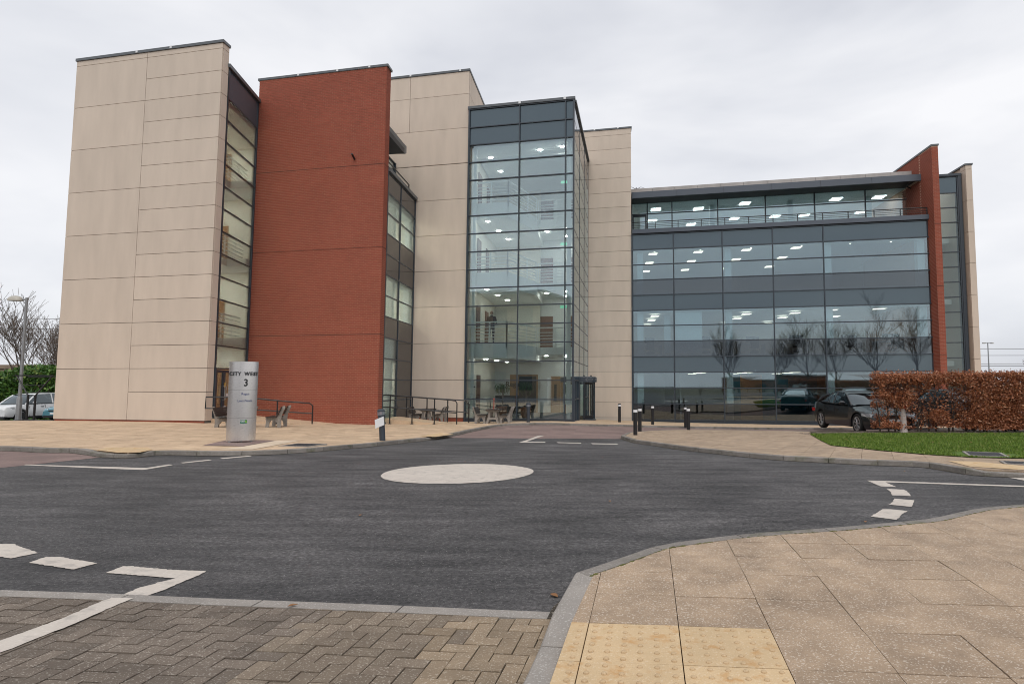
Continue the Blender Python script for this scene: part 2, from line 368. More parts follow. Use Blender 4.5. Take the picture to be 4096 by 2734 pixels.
class Frame:
    """a facade line: s runs along it (to the right), d into the building, z up"""
    U = Vector((.98, -.198)).normalized()
    def __init__(s, x, y, u=None, v=(0, 1)): s.p = (x, y); s.u = u or (s.U.x, s.U.y); s.v = v
    def __call__(s, a, d, z): return (s.p[0] + a * s.u[0] + d * s.v[0], s.p[1] + a * s.u[1] + d * s.v[1], z)
def linefr(x0, y0, x1, y1, flip=1):
    """facade between two plan points; d axis is perpendicular, pointing inside"""
    L = math.hypot(x1 - x0, y1 - y0); u = ((x1 - x0) / L, (y1 - y0) / L)
    return Frame(x0, y0, u, (-u[1] * flip, u[0] * flip)), L

# ------------------------------------------------------------------ polygons on the ground
def clip(poly, cell):
    """Sutherland-Hodgman: polygon cut by a convex counter-clockwise cell"""
    out = poly
    for i in range(len(cell)):
        ax, ay = cell[i]; bx, by = cell[(i + 1) % len(cell)]; inp = out; out = []
        if not inp: return []
        sd = lambda p: (bx - ax) * (p[1] - ay) - (by - ay) * (p[0] - ax)
        for j in range(len(inp)):
            p, q = inp[j], inp[(j + 1) % len(inp)]; a, b = sd(p), sd(q)
            if a >= 0: out.append(p)
            if (a >= 0) != (b >= 0):
                t = a / (a - b); out.append((p[0] + (q[0] - p[0]) * t, p[1] + (q[1] - p[1]) * t))
    res = []
    for p in out:
        if not res or math.hypot(p[0] - res[-1][0], p[1] - res[-1][1]) > 1e-3: res.append(p)
    if len(res) > 1 and math.hypot(res[0][0] - res[-1][0], res[0][1] - res[-1][1]) < 1e-3: res.pop()
    if len(res) < 3: return []
    ar = sum(res[i][0] * res[(i + 1) % len(res)][1] - res[(i + 1) % len(res)][0] * res[i][1] for i in range(len(res))) / 2
    return res if abs(ar) > 1e-4 else []
def orient(poly):
    ar = sum(poly[i][0] * poly[(i + 1) % len(poly)][1] - poly[(i + 1) % len(poly)][0] * poly[i][1] for i in range(len(poly)))
    return poly if ar > 0 else poly[::-1]
def tri_fill(mb, pc, top, zb=None):
    """lay one piece (fan-safe via tessellate) with optional skirt down to zb"""
    from mathutils.geometry import tessellate_polygon
    n = len(pc); vs = [(x, y, top(x, y)) for x, y in pc]
    if n == 3: tr = [(0, 1, 2)]
    elif n == 4: tr = [(0, 1, 2, 3)]
    else: tr = [tuple(t) for t in tessellate_polygon([[Vector((x, y, 0)) for x, y in pc]])]
    fs = []
    for t in tr:
        a, b, c = (pc[t[0]], pc[t[1]], pc[t[2]])
        fs.append(t if (b[0] - a[0]) * (c[1] - a[1]) - (b[1] - a[1]) * (c[0] - a[0]) > 0 else t[::-1])
    if zb is not None:
        vs += [(x, y, top(x, y) - zb) for x, y in pc]
        fs += [(i, n + i, n + (i + 1) % n, (i + 1) % n) for i in range(n)]
    mb.add(vs, fs)
def sheet(name, poly, dz, mat, cell=1.0, kind='structure', parent=None):
    poly = orient(poly); xs = [p[0] for p in poly]; ys = [p[1] for p in poly]; mb = MB()
    for i in range(math.floor(min(xs) / cell), math.ceil(max(xs) / cell)):
        for j in range(math.floor(min(ys) / cell), math.ceil(max(ys) / cell)):
            x, y = i * cell, j * cell
            pc = clip(poly, [(x, y), (x + cell, y), (x + cell, y + cell), (x, y + cell)])
            if pc: tri_fill(mb, pc, lambda a, b: G(a, b) + dz)
    return mb.put(name, mat, parent, kind=kind, center=False)
def pave(poly, cells, dz, thick, mat, parent, name, limit=300, gap=.006, maxd=99, jitter=.0015):
    """lay separate pieces inside a polygon; nearest ones are parts, the rest one mesh"""
    poly = orient(poly); pcs = []
    for cell in cells:
        cx = sum(p[0] for p in cell) / len(cell); cy = sum(p[1] for p in cell) / len(cell)
        if math.hypot(cx, cy) > maxd: continue
        ce = []
        for (x, y) in cell:
            L = math.hypot(x - cx, y - cy); ce.append((x + (cx - x) / L * gap, y + (cy - y) / L * gap))
        pc = clip(poly, orient(ce))
        if pc: pcs.append((math.hypot(cx, cy), pc, cx, cy))
    pcs.sort(key=lambda q: q[0]); rest = MB(); k = 0
    for dist, pc, cx, cy in pcs:
        j = random.uniform(-jitter, jitter); tx, ty = random.uniform(-jitter, jitter) * 2, random.uniform(-jitter, jitter) * 2
        top = lambda x, y: G(x, y) + dz + j + (x - cx) * tx * 2 + (y - cy) * ty * 2
        m_ = mat(cx, cy) if callable(mat) else mat
        if k < limit and len(pc) <= 12:
            mb = MB(); tri_fill(mb, pc, top, thick); mb.put(name, m_, parent); k += 1
        elif callable(mat):
            mb = MB(); tri_fill(mb, pc, top, thick); rest.add(mb.v, mb.f)
        else: tri_fill(rest, pc, top, thick)
    if rest.v: rest.put(name, mat(*pcs[-1][2:]) if callable(mat) else mat, parent, kind='stuff')
def gridcells(poly, a, b, org, ang, stagger=0):
    ca, sa = math.cos(ang), math.sin(ang); xs = [p[0] for p in poly]; ys = [p[1] for p in poly]
    loc = [((x - org[0]) * ca + (y - org[1]) * sa, -(x - org[0]) * sa + (y - org[1]) * ca) for x in (min(xs), max(xs)) for y in (min(ys), max(ys))]
    i0 = math.floor(min(l[0] for l in loc) / a) - 1; i1 = math.ceil(max(l[0] for l in loc) / a) + 1
    j0 = math.floor(min(l[1] for l in loc) / b) - 1; j1 = math.ceil(max(l[1] for l in loc) / b) + 1; out = []
    for j in range(j0, j1):
        for i in range(i0, i1):
            o = stagger * a * (j % 2); q = []
            for (u, v) in ((i * a + o, j * b), (i * a + a + o, j * b), (i * a + a + o, j * b + b), (i * a + o, j * b + b)):
                q.append((org[0] + u * ca - v * sa, org[1] + u * sa + v * ca))
            out.append(q)
    return out
def offset_line(pts, w):
    out = []
    for i in range(len(pts)):
        a = Vector(pts[max(i - 1, 0)]); b = Vector(pts[min(i + 1, len(pts) - 1)]); d = (b - a).normalized()
        out.append((pts[i][0] - d.y * w, pts[i][1] + d.x * w))
    return out
def smooth_line(pts, n=6):
    out = []
    for i in range(len(pts) - 1):
        p0, p1, p2, p3 = (Vector(pts[max(i - 1, 0)]), Vector(pts[i]), Vector(pts[i + 1]), Vector(pts[min(i + 2, len(pts) - 1)]))
        for k in range(n):
            t = k / n; out.append(tuple(.5 * ((2 * p1) + (p2 - p0) * t + (2 * p0 - 5 * p1 + 4 * p2 - p3) * t * t + (3 * p1 - p0 - 3 * p2 + p3) * t ** 3)))
    out.append(tuple(pts[-1])); return out
def kerbs(line, w, h, mat, parent, stone=.915, hf=None):
    """kerb stones one by one along a polyline (inner side to the left for w > 0)"""
    seg = [0]
    for a, b in zip(line, line[1:]): seg.append(seg[-1] + math.hypot(b[0] - a[0], b[1] - a[1]))
    L = seg[-1]; n = max(1, round(L / stone))
    def at(t):
        t = min(max(t, 0), L)
        for i in range(len(seg) - 1):
            if t <= seg[i + 1] or i == len(seg) - 2:
                f = (t - seg[i]) / max(1e-6, seg[i + 1] - seg[i]); a, b = Vector(line[i]), Vector(line[i + 1]); return a + (b - a) * f
    for k in range(n):
        t0, t1 = k * L / n + .006, (k + 1) * L / n - .006; st = [t0 + (t1 - t0) * j / 3 for j in range(4)]
        mb = MB(); prev = None; sec = []
        for t in st:
            p = at(t); d = (at(t + .05) - at(t - .05)).normalized(); nrm = Vector((-d.y, d.x)) * (1 if w > 0 else -1); q = p + nrm * abs(w)
            hh = hf(t / L, p) if hf else h; g0 = G(p.x, p.y); bv = .012
            pi = p + nrm * bv
            sec.append([(p.x, p.y, g0 - .1), (p.x, p.y, g0 + hh - bv), (pi.x, pi.y, g0 + hh), (q.x, q.y, g0 + hh), (q.x, q.y, g0 - .1)])
        vs = [v for s_ in sec for v in s_]; fs = []
        for i in range(3):
            for j in range(4): fs.append((i * 5 + j, i * 5 + j + 1, (i + 1) * 5 + j + 1, (i + 1) * 5 + j))
        fs += [(4, 3, 2, 1, 0), (15, 16, 17, 18, 19)]
        mb.add(vs, fs); fixn(mb.put('kerb_stone', mat, parent))

# ================================================================== THE SETTING
# ground sheet to the horizon, following the forecourt and levelling out beyond it
xs_ = [-1500, -500, -200, -100, -60] + list(range(-45, 29, 1)) + [40, 80, 200, 500, 1500]
ys_ = [-1500, -500, -200, -80, -30, -12] + list(range(-5, 46, 1)) + [60, 100, 200, 500, 1500]
mb = MB(); vs = [(x, y, G(x, y) - .05) for y in ys_ for x in xs_]; nx = len(xs_)
mb.add(vs, [(j * nx + i, j * nx + i + 1, (j + 1) * nx + i + 1, (j + 1) * nx + i) for j in range(len(ys_) - 1) for i in range(nx - 1)])
mb.put('ground', 'earth', kind='structure', center=False)
sheet('road', [(-45, -30), (28, -30), (28, 45), (-45, 45)], 0, 'asphalt')
sheet('entrance_road', [(-6.2, 19.85), (.75, 21.15), (3, 21.6), (28, 18.3), (28, 34), (-6.2, 34)], .004, 'block_red')
sheet('side_road', [gp(-300, 1902), gp(0, 1871), gp(535, 1815), gp(640, 1806), (-9.6, 14.2), (-24, 14.6), (-24, 11.2)], .004, 'block_red')

K1 = [gp(-150, 1783, .1)] + [gp(*p, .1) for p in [(0,1784),(94,1787),(200,1792),(297,1793),(397,1806),(466,1811),(527,1811),(636,1801),(760,1802.5),(830,1804),(972,1802.5),(1120,1798),(1258,1788.8),(1383,1779),(1502,1768.7),(1627,1756),(1728,1745),(1825,1729),(1885,1715.6),(1939,1705.8),(1993,1696.6)]] + [(-3.75, 27.35), (-2.6, 27.6), (-1.2, 27.5), (0, 27.8), (1, 28.5), (2.5, 29.2), (5, 29.4), (7.3, 28.9), (10.4, 28), (16, 26.9), (28, 24.6)]
K1 = [(-30, 15.4), (-20, 14.3)] + K1
K1s = smooth_line(K1, 3); K1in = offset_line(K1s, .14)
def hk1(t, p):
    if -11.0 < p.x < -9.7 and p.y < 14: return .075
    if -5.5 < p.x < -4.9 and 18.5 < p.y < 20.4: return .075
    return .1
plaza_poly = K1in + [(28, 45), (-45, 45), (-45, 34), (-36, 34), (-30, 26)]
plaza_front = K1in + [(28, 33), (16, 33.2), (2, 36.2), (-1, 36.2), (-1.2, 29.2), (-9.4, 31), (-9.4, 26), (-15.3, 27), (-15.5, 23.5), (-23, 25.2), (-30, 26.2)]
pl = sheet('plaza_pavement', plaza_front, .06, 'jointing')
kerbs(K1s, .125, .1, 'kerb_concrete', pl, hf=hk1)
pc_main = gridcells(plaza_front, .6, .45, (-10, 14), R(-11.4), .5)
pave(plaza_front, pc_main, .1, .05, 'slab_plaza', pl, 'paving_slab', 300, .011, 60)
sheet('plaza_strip', [gp(874, 1797, .1), gp(1010, 1797, .1), gp(1205, 1761, .1), gp(1108, 1761, .1), gp(971, 1786, .1)], .107, 'slab_pale', .5)
sheet('sign_bed', [gp(811, 1781, .1), gp(915, 1758, .1), gp(1104, 1761, .1), gp(971, 1785, .1)], .108, 'block_red', .5)
tp_ = [gp(385, 1800, .1), gp(470, 1810, .1), gp(560, 1809, .1), gp(610, 1799, .1), gp(590, 1789, .1), gp(430, 1789, .1)]
tq_ = [gp(1680, 1744, .1), gp(1740, 1747, .1), gp(1815, 1737, .1), gp(1760, 1731, .1)]
sheet('tactile_strip', tp_, .108, 'tactile', .5); sheet('tactile_strip', tq_, .108, 'tactile', .5)

# island on the right: paving, lawn, bark bed
IS = [gp(*p, .1) for p in [(2485,1741),(2536,1757),(2620,1768),(2720,1782),(2824,1793),(2940,1805),(3105,1820),(3200,1825),(3289,1829.4),(3488,1839),(3686,1846),(3807,1863),(3892,1875),(4096,1886)]] + [(9.5, 8.9), (14, 7.6), (24, 5.5)]
ISB = [(.75, 21.49), (.95, 22.8), (1.24, 24.1), (2.3, 25.7), (3.8, 26.6), (5.6, 26.3), (7.2, 24.6), (8.4, 22.9), (9.3, 22.05), (11, 21.75), (16, 20.7), (26, 18.8)]
ISs = smooth_line(IS, 3); isi = offset_line(ISs, .14); ISBs = smooth_line(ISB, 3); isb = offset_line(ISBs, -.14)
lawn = [gp(3242, 1737.5, .1), gp(3280, 1760, .1), gp(3325, 1782, .1), gp(3512, 1801, .1), gp(3691, 1817, .1), gp(3896, 1830, .1), gp(4096, 1834, .1), (10.5, 11.4), (14, 10.6), (24, 8.8), (24, 17.1), (18, 18.3), (12.8, 19.3), (9.6, 20.1), (8.6, 20.4)]
isp = isi + isb[::-1]
ip = sheet('island_pavement', isp, .06, 'jointing')
kerbs(ISs, .125, .1, 'kerb_concrete', ip, hf=lambda t, p: .07 if p.x > 6.3 and p.x < 9.4 and p.y < 11.2 else .1)
kerbs(ISBs, -.125, .1, 'kerb_concrete', ip)
walk = isi + [(24, 5.8), (24, 8.7), (14, 10.5), (10.5, 11.3)] + lawn[:7][::-1] + [(8.0, 21.6)] + isb[:-4][::-1]
walk = isi[:-1] + [(24, 8.8), (14, 10.6), (10.5, 11.4)] + [lawn[i] for i in (6, 5, 4, 3, 2, 1, 0)] + [(7.9, 22.7)] + [q for q in isb if q[0] < 7.9][::-1]
pave(walk, gridcells(walk, .6, .6, (3, 16), R(-24)), .1, .05, 'slab_aggregate', ip, 'paving_slab', 300, .004, 40)
sheet('tactile_strip', [gp(3790, 1843, .1), gp(3880, 1866, .1), gp(4096, 1880, .1), gp(4150, 1868, .1), gp(3900, 1846, .1)], .108, 'tactile', .5)
bed = [(7.3, 20.8), (8.6, 20.4), (9.6, 20.1), (12.8, 19.3), (18, 18.3), (24, 17.1), (26, 18.6), (16, 20.5), (11, 21.55), (9.3, 21.9), (8.4, 22.6), (7.9, 22.8)]
sheet('bark_bed', bed, .115, 'bark_bed', .5)
bmb = MB(); k = 0
while k < 1500:
    x = random.uniform(7, 15); y = random.uniform(18.4, 22)
    if not (20.85 - (x - 7) * .29 < y < 22.3 - (x - 7) * .13): continue
    s = random.uniform(.012, .035); a = random.uniform(0, 3); z = G(x, y) + .115
    c_, s_ = math.cos(a) * s, math.sin(a) * s
    bmb.add([(x - c_, y - s_, z), (x + s_, y - c_, z), (x + c_, y + s_, z + s * .5), (x - s_, y + c_, z + s * .4)], [(0, 1, 2, 3)]); k += 1
tag(bmb.put('bark_chips', 'bark', kind='stuff'), 'dark bark chips scattered over the bed behind the lawn', 'bark chips')
sheet('lawn', lawn, .118, 'lawn_soil', .5)
# grass blades, thick near the front edge
def inpoly(x, y, P):
    c = False
    for i in range(len(P)):
        (x0, y0), (x1, y1) = P[i], P[i - 1]
        if (y0 > y) != (y1 > y) and x < (x1 - x0) * (y - y0) / (y1 - y0) + x0: c = not c
    return c
gv = []; k = 0; _mc = gp(3940, 1820, .1)
gz = {}
while k < 52000:
    x = random.uniform(5.9, 15); y = random.uniform(10.4, 20.8)
    if x > .78 * y + 1.2 or not inpoly(x, y, lawn): continue
    if math.hypot(x - _mc[0], y - _mc[1]) < .62: continue
    kk = (round(x * 2), round(y * 2))
    if kk not in gz: gz[kk] = G(kk[0] / 2, kk[1] / 2)
    z = gz[kk] + .11; h = random.uniform(.025, .065); a = random.uniform(0, 6.28); w = .006 + .0006 * y
    dx, dy = math.cos(a) * w, math.sin(a) * w; lx, ly = random.uniform(-.6, .6) * h, random.uniform(-.6, .6) * h
    gv += [(x - dx, y - dy, z), (x + dx, y + dy, z), (x + lx, y + ly, z + h)]; k += 1
mb = MB(); mb.v = gv; mb.f = [(3 * i, 3 * i + 1, 3 * i + 2) for i in range(len(gv) // 3)]
tag(mb.put('lawn_grass', 'grass_blade', kind='stuff'), 'short green grass covering the lawn in front of the brown hedge', 'grass')

# near pavement (bottom right of the view)
NK = [(-.66, 1.2), (-.53, 2.0), gp(2084, 2733, .045), gp(2196, 2486, .06), gp(2301, 2287, .1)] 
NK2 = [gp(*p, .1) for p in [(2301,2287),(2457,2236),(2620,2180),(2700,2166),(2994,2131),(3294,2110),(3540,2089),(3728,2070),(3901,2032),(4096,2014)]] + [(6.3, 7.5), (9, 8.1), (16, 8.6), (24, 8.0)]
def dzn(x, y): 
    t = min(max((4.47 - y) / 1.4, 0), 1.3); return .1 - .036 * t
NKi = offset_line(NK, -.14); NK2s = smooth_line(NK2, 3); NK2i = offset_line(NK2s, -.14)
near_poly = NKi + NK2i[1:] + [(24, -4), (-.9, -4)]
npv = sheet('near_pavement', near_poly, .03, 'jointing')
kerbs(NK, -.14, .1, 'kerb_pale', npv, stone=1.0, hf=lambda t, p: dzn(p.x, p.y) if p.y > 3.56 else .035)
kerbs(NK2s, -.125, .1, 'kerb_concrete', npv)
cells = gridcells([(-2, -1), (9, 9)], .515, .46, (.45, 3.55), R(-4.6))
tact = [c for c in cells if sum(p[0] for p in c) / 4 < .93 and sum(p[1] for p in c) / 4 < 3.55]
plain = [c for c in cells if c not in tact]
_G = G
def G2(x, y): return _G(x, y) + dzn(x, y)
Gs = G
G = G2
pave(near_poly, [c for c in plain if sum(p[1] for p in c) / 4 > 1.6], 0, .05, 'slab_aggregate', npv, 'paving_slab', 300, .003, 13, .002)
pave(near_poly, [c for c in tact if sum(p[1] for p in c) / 4 > 1.6], 0, .05, 'tactile', npv, 'tactile_slab', 60, .004, 13, .002)
G = Gs
bl = MB()
for c in tact:
    cy = sum(p[1] for p in c) / 4
    if cy < 2.2: continue
    for i in range(6):
        for j in range(6):
            u_, v_ = (i + .5) / 6, (j + .5) / 6
            x = c[0][0] + (c[1][0] - c[0][0]) * u_ + (c[3][0] - c[0][0]) * v_; y = c[0][1] + (c[1][1] - c[0][1]) * u_ + (c[3][1] - c[0][1]) * v_
            if not inpoly(x - .03, y, near_poly): continue
            bl.lathe([(.0155, 0), (.0135, .0065), (.008, .010)], 8, (x, y, G2(x, y) - .0015))
bl.put('blister', 'tactile_stud', npv, kind='stuff', smooth=True)
ms = MB()   # moss in the joint behind the kerb
for i in range(len(NK2i) - 1):
    a, b = NK2i[i], NK2i[i + 1]
    for q in range(14):
        t = random.random(); x = a[0] + (b[0] - a[0]) * t; y = a[1] + (b[1] - a[1]) * t
        if random.random() < .45 or x > 7: continue
        s = random.uniform(.008, .022); ms.lathe([(s, 0), (s * .7, s * .3), (s * .2, s * .45)], 6, (x, y, G2(x, y) - .004))
tag(ms.put('moss', 'moss', kind='stuff'), 'green moss growing in the joint behind the near kerb', 'moss')

# flush kerb and herringbone blocks across the foreground
FL = [gp(-500, 2350), gp(0, 2364), gp(405, 2377), gp(875, 2399), gp(1363, 2417), gp(1800, 2436), gp(2206, 2453)]
FLb = offset_line(FL, -.13)
bp = [(-7, 4.62)] + FLb[1:] + [(-.2, 3.82), (-.22, 3.5), (-.30, 2.83), (-.38, 2.2), (-.55, 1.2), (-7, 1.2)]
bs = sheet('block_crossing', [(-7, 4.7)] + FL[1:] + [(-.2, 3.9), (-.22, 3.5), (-.30, 2.83), (-.38, 2.2), (-.55, 1.2), (-7, 1.2)], .002, 'jointing', .5)
kerbs(FL, -.125, .016, 'kerb_pale', bs)
ang = math.atan2(FL[-1][1] - FL[1][1], FL[-1][0] - FL[1][0]); ca, sa = math.cos(ang), math.sin(ang)
hb = []
for i in range(-62, 8):
    for j in range(-34, 4):
        m_ = (i - j) % 4
        if m_ == 0: r_ = (i, j, i + 2, j + 1)
        elif m_ == 2: r_ = (i, j - 1, i + 1, j + 1)
        else: continue
        hb.append([(FLb[-1][0] + (u_ * ca - v_ * sa) * .1, FLb[-1][1] + (u_ * sa + v_ * ca) * .1) for u_, v_ in ((r_[0], r_[1]), (r_[2], r_[1]), (r_[2], r_[3]), (r_[0], r_[3]))])
cen = lambda c: (sum(p[0] for p in c) / 4, sum(p[1] for p in c) / 4)
hb = [c for c in hb if cen(c)[1] > 1.9]
zone = {'block_tan': [], 'block_mid': [], 'block_grey': []}
for c in hb:
    x = cen(c)[0] + random.gauss(0, .12); zone['block_tan' if x > -.95 else ('block_mid' if x > -1.75 else 'block_grey')].append(c)
for m_, lim in (('block_tan', 80), ('block_mid', 70), ('block_grey', 150)): pave(bp, zone[m_], .014, .03, m_, bs, 'paving_block', lim, .006, 9, .003)

# painted markings
rc = lambda x, y: gp(3400 + .2963 * x, 1880 + .2963 * y)
mk = [([gp(95, 1860), gp(104, 1857.5), gp(585, 1871), gp(678, 1857), gp(692, 1859.5), gp(572, 1879.5)], 'give way line left of the centre'),
      ([gp(723, 1850), gp(835, 1838), gp(848, 1840.5), gp(732, 1852.5)], 'a'), ([gp(880, 1832), gp(996, 1822), gp(1007, 1824.5), gp(892, 1835)], 'a'),
      ([gp(-70, 2188), gp(-20, 2176), gp(54, 2176), gp(153, 2212), gp(43, 2234), gp(-70, 2216)], 'a'),
      ([gp(116, 2251), gp(184, 2228), gp(239, 2228), gp(390, 2253), gp(296, 2278), gp(270, 2275)], 'a'),
      ([gp(423, 2292), gp(492, 2265), gp(520, 2265), gp(690, 2280), gp(824, 2284), gp(820, 2290), gp(735, 2326), gp(640, 2366), gp(535, 2402), gp(445, 2400), gp(560, 2350), gp(701, 2314), gp(560, 2303)], 'a'),
      ([gp(2075, 1769.5), gp(2150, 1743), gp(2178, 1741), gp(2165, 1745), gp(2105, 1766), gp(2180, 1766.5), gp(2182, 1769.5)], 'a'),
      ([gp(2227, 1768), gp(2322, 1770), gp(2325, 1773), gp(2232, 1771)], 'a'), ([gp(2363, 1772), gp(2468, 1774), gp(2473, 1777), gp(2370, 1775.5)], 'a'),
      ([rc(228, 140), rc(460, 146), rc(2800, 228), rc(2800, 244), rc(480, 164), rc(628, 228), rc(415, 220)], 'a'),
      ([rc(495, 252), rc(735, 265), rc(790, 305), rc(825, 352), rc(565, 340), rc(555, 300)], 'a'),
      ([rc(600, 385), rc(870, 408), rc(835, 498), rc(523, 465), rc(575, 435)], 'a'),
      ([rc(440, 528), rc(560, 530), rc(778, 553), rc(700, 600), rc(630, 672), rc(280, 628)], 'a'),
      ([rc(1645, 10), rc(2700, 50), rc(2700, 86), rc(1870, 54)], 'a'), ([rc(2135, 98), rc(2500, 112), rc(2800, 190), rc(2600, 165), rc(2349, 140)], 'a')]
def rough(P_, amp=.0035, step=.022):
    out = []
    for i in range(len(P_)):
        a, b = Vector(P_[i]), Vector(P_[(i + 1) % len(P_)]); L = (b - a).length; n = max(1, int(L / step)); nr_ = Vector((-(b - a).y, (b - a).x)).normalized()
        for k in range(n): q = a + (b - a) * (k / n) + nr_ * (random.gauss(0, amp) if k else 0); out.append((q.x, q.y))
    return out
for P_, _ in mk: sheet('road_marking', rough(P_), .006, 'road_paint', .25)
lp = [gp(445, 2400), gp(535, 2402), gp(470, 2428), gp(300, 2505), gp(100, 2584), gp(-120, 2668), gp(-260, 2690), gp(0, 2575), gp(250, 2484), gp(380, 2426)]
sheet('road_marking', rough(lp, .004), .021, 'road_paint', .25)
dc = (-2.46, 10.68)
dp = []
for i in range(150):
    a = 2 * math.pi * i / 150; r_ = 1 + .006 * math.sin(5 * a) + random.gauss(0, .0035); dp.append((dc[0] - .01 + 1.29 * r_ * math.cos(a), dc[1] + 1.40 * r_ * math.sin(a)))
sheet('roundabout_disc', dp, .007, 'road_paint', .25)

def cover(name, x0, y0, w, d, ang, dz, mat, label, cat, ribs=True):
    t = empty(name, (x0, y0, G(x0, y0) + dz), label, cat); t.rotation_euler = (0, 0, ang)
    WLOC[t.name] = (0, 0, 0)
    MB().box(-w / 2 - .05, w / 2 + .05, -d / 2 - .05, -d / 2, -.03, .012).box(-w / 2 - .05, w / 2 + .05, d / 2, d / 2 + .05, -.03, .012).box(-w / 2 - .05, -w / 2, -d / 2, d / 2, -.03, .012).box(w / 2, w / 2 + .05, -d / 2, d / 2, -.03, .012).put('frame', 'kerb_pale', t)
    mb = MB().box(-w / 2 + .006, w / 2 - .006, -d / 2 + .006, d / 2 - .006, -.03, .008)
    if ribs:
        for i in range(9):
            for j in range(6): 
                x = -w / 2 + w * (i + .5) / 9; y = -d / 2 + d * (j + .5) / 6; mb.box(x - w * .03, x + w * .03, y - d * .05, y + d * .05, .008, .012)
    mb.put('lid', mat, t)
a_ = gp(1212, 1781, .1); cover('manhole_cover', a_[0], a_[1], .75, .6, R(-12), .108, 'cast_iron', 'dark iron manhole cover set in the plaza close to the kerb', 'manhole cover')
a_ = gp(3940, 1820, .1); cover('manhole_cover', a_[0], a_[1], .62, .75, R(-24), .12, 'cast_iron', 'grey square manhole cover in a concrete surround at the lawn edge', 'manhole cover')
a_ = gp(4085, 1853, .1); cover('manhole_cover', a_[0], a_[1], .5, .4, R(-24), .105, 'cast_iron', 'small dark cover in the footway at the right edge of the photo', 'manhole cover')
for i, (px, py, lab) in enumerate([(1860, 1848, 'dead leaf on the asphalt just behind the painted disc'), (3619, 1885, 'brown leaf on the asphalt near the right island kerb'), (3462, 2089, 'curled reddish leaf beside the near kerb below the dashes'), (2217, 2385, 'flat reddish leaf by the corner of the near kerb'), (1442, 2063, 'tiny orange leaf on the asphalt left of centre'), (2438, 2006, 'pale yellow leaf on the open asphalt right of the disc'), (1170, 2435, 'small orange leaf on the flush grey kerb')]):
    x, y = gp(px, py); z = G(x, y) + (.02 if i == 6 else .006); s = .05 if i != 3 else .07; a = random.uniform(0, 6)
    mb = MB(); pr = [(-1, 0), (-.5, .42), (.1, .5), (.6, .25), (1, 0), (.6, -.25), (.1, -.5), (-.5, -.42)]
    q = lambda u_, v_, h_: (x + s * .6 * (u_ * math.cos(a) - v_ * math.sin(a)), y + s * .6 * (u_ * math.sin(a) + v_ * math.cos(a)), z + h_)
    mb.prism(pr, lambda u_, v_: q(u_, v_, .004 + .012 * abs(v_)), lambda u_, v_: q(u_, v_, .006 + .012 * abs(v_)))
    tag(mb.put('fallen_leaf', 'fallen_leaf'), lab, 'leaf', 'fallen leaves on the road')

def gutter(name, line, w, dz=.003):
    L_ = offset_line(line, w); P_ = [q for q in line] + L_[::-1]
    j = [(x + random.gauss(0, .012), y + random.gauss(0, .012)) for x, y in L_[::-1]]
    sheet(name, [q for q in line] + j, dz, 'gutter_dirt', .5)
gutter('gutter_grit', NK2s[:-6], .05); gutter('gutter_grit', [q for q in ISs if q[0] < 12], -.07, .0065); gutter('gutter_grit', [q for q in K1s if -14 < q[0] < -4.6 and q[1] < 26], -.07, .0065)
gutter('gutter_grit', smooth_line([NK[3], NK[4]], 6), .05)
lf = MB(); k = 0
while k < 130:
    x = random.uniform(6.5, 15); y = random.uniform(11.5, 20.6)
    if not inpoly(x, y, lawn) or random.random() > (y - 10) / 10: continue
    s = random.uniform(.02, .04); a = random.uniform(0, 6.28); z = G(x, y) + .15; c_, s_ = math.cos(a) * s, math.sin(a) * s
    lf.add([(x - c_, y - s_, z), (x + s_ * .6, y - c_ * .6, z + .01), (x + c_, y + s_, z + .012), (x - s_ * .6, y + c_ * .6, z + .004)], [(0, 1, 2, 3)]); k += 1
tag(lf.put('leaf_litter', 'fallen_leaf', kind='stuff'), 'scattered dry leaves lying on the lawn below the hedge', 'leaves')

# ================================================================== THE BUILDING
FA = Frame(-15.48, 23.4); FB = Frame(-9.3, 25.6); FC = Frame(-4, 29.3); FD = Frame(2, 36.4)
FP = Frame(18.5, 32.4); FG = Frame(18.5, 35.34); FE = Frame(22, 34.2)
bld = empty('office_building', (-4, 30, -.4), 'large office block of beige panels, red brick walls and dark framed glass', 'building')
ROW = .925
def part_empty(name): 
    o = empty(name, WLOC[bld.name]); o.parent = bld; o.location = (0, 0, 0); WLOC[o.name] = WLOC[bld.name]; return o
def panels(parent, F, rects, th=.06, gap=.009, mat='precast'):
    for (a, b, z0, z1) in rects:
        MB().fbox(F, a + gap, b - gap, 0, th, z0 + gap, z1 - gap).put('wall_panel', mat, parent)
def panels_side(parent, F, s, d0, d1, zs, flip=1, gap=.009):
    """panels on the return face at s (facing +s if flip)"""
    for z0, z1 in zip(zs, zs[1:]):
        MB().fbox(F, s - .05 * flip, s + .01 * flip, d0 + .002, d1 - gap, z0 + gap, z1 - gap).put('wall_panel', 'precast', parent)
def coping(parent, F, s0, s1, d0, d1, z, h=.14, mat='coping_metal', clips=()):
    h *= .8
    MB().fbox(F, s0 - .04, s1 + .04, d0 - .04, d1 + .04, z, z + h).put('coping', mat, parent)
    for c in clips: MB().fbox(F, c - .05, c + .05, d0 - .05, d0 - .03, z + .02, z + h + .006).put('coping_clip', 'sign_white', parent)

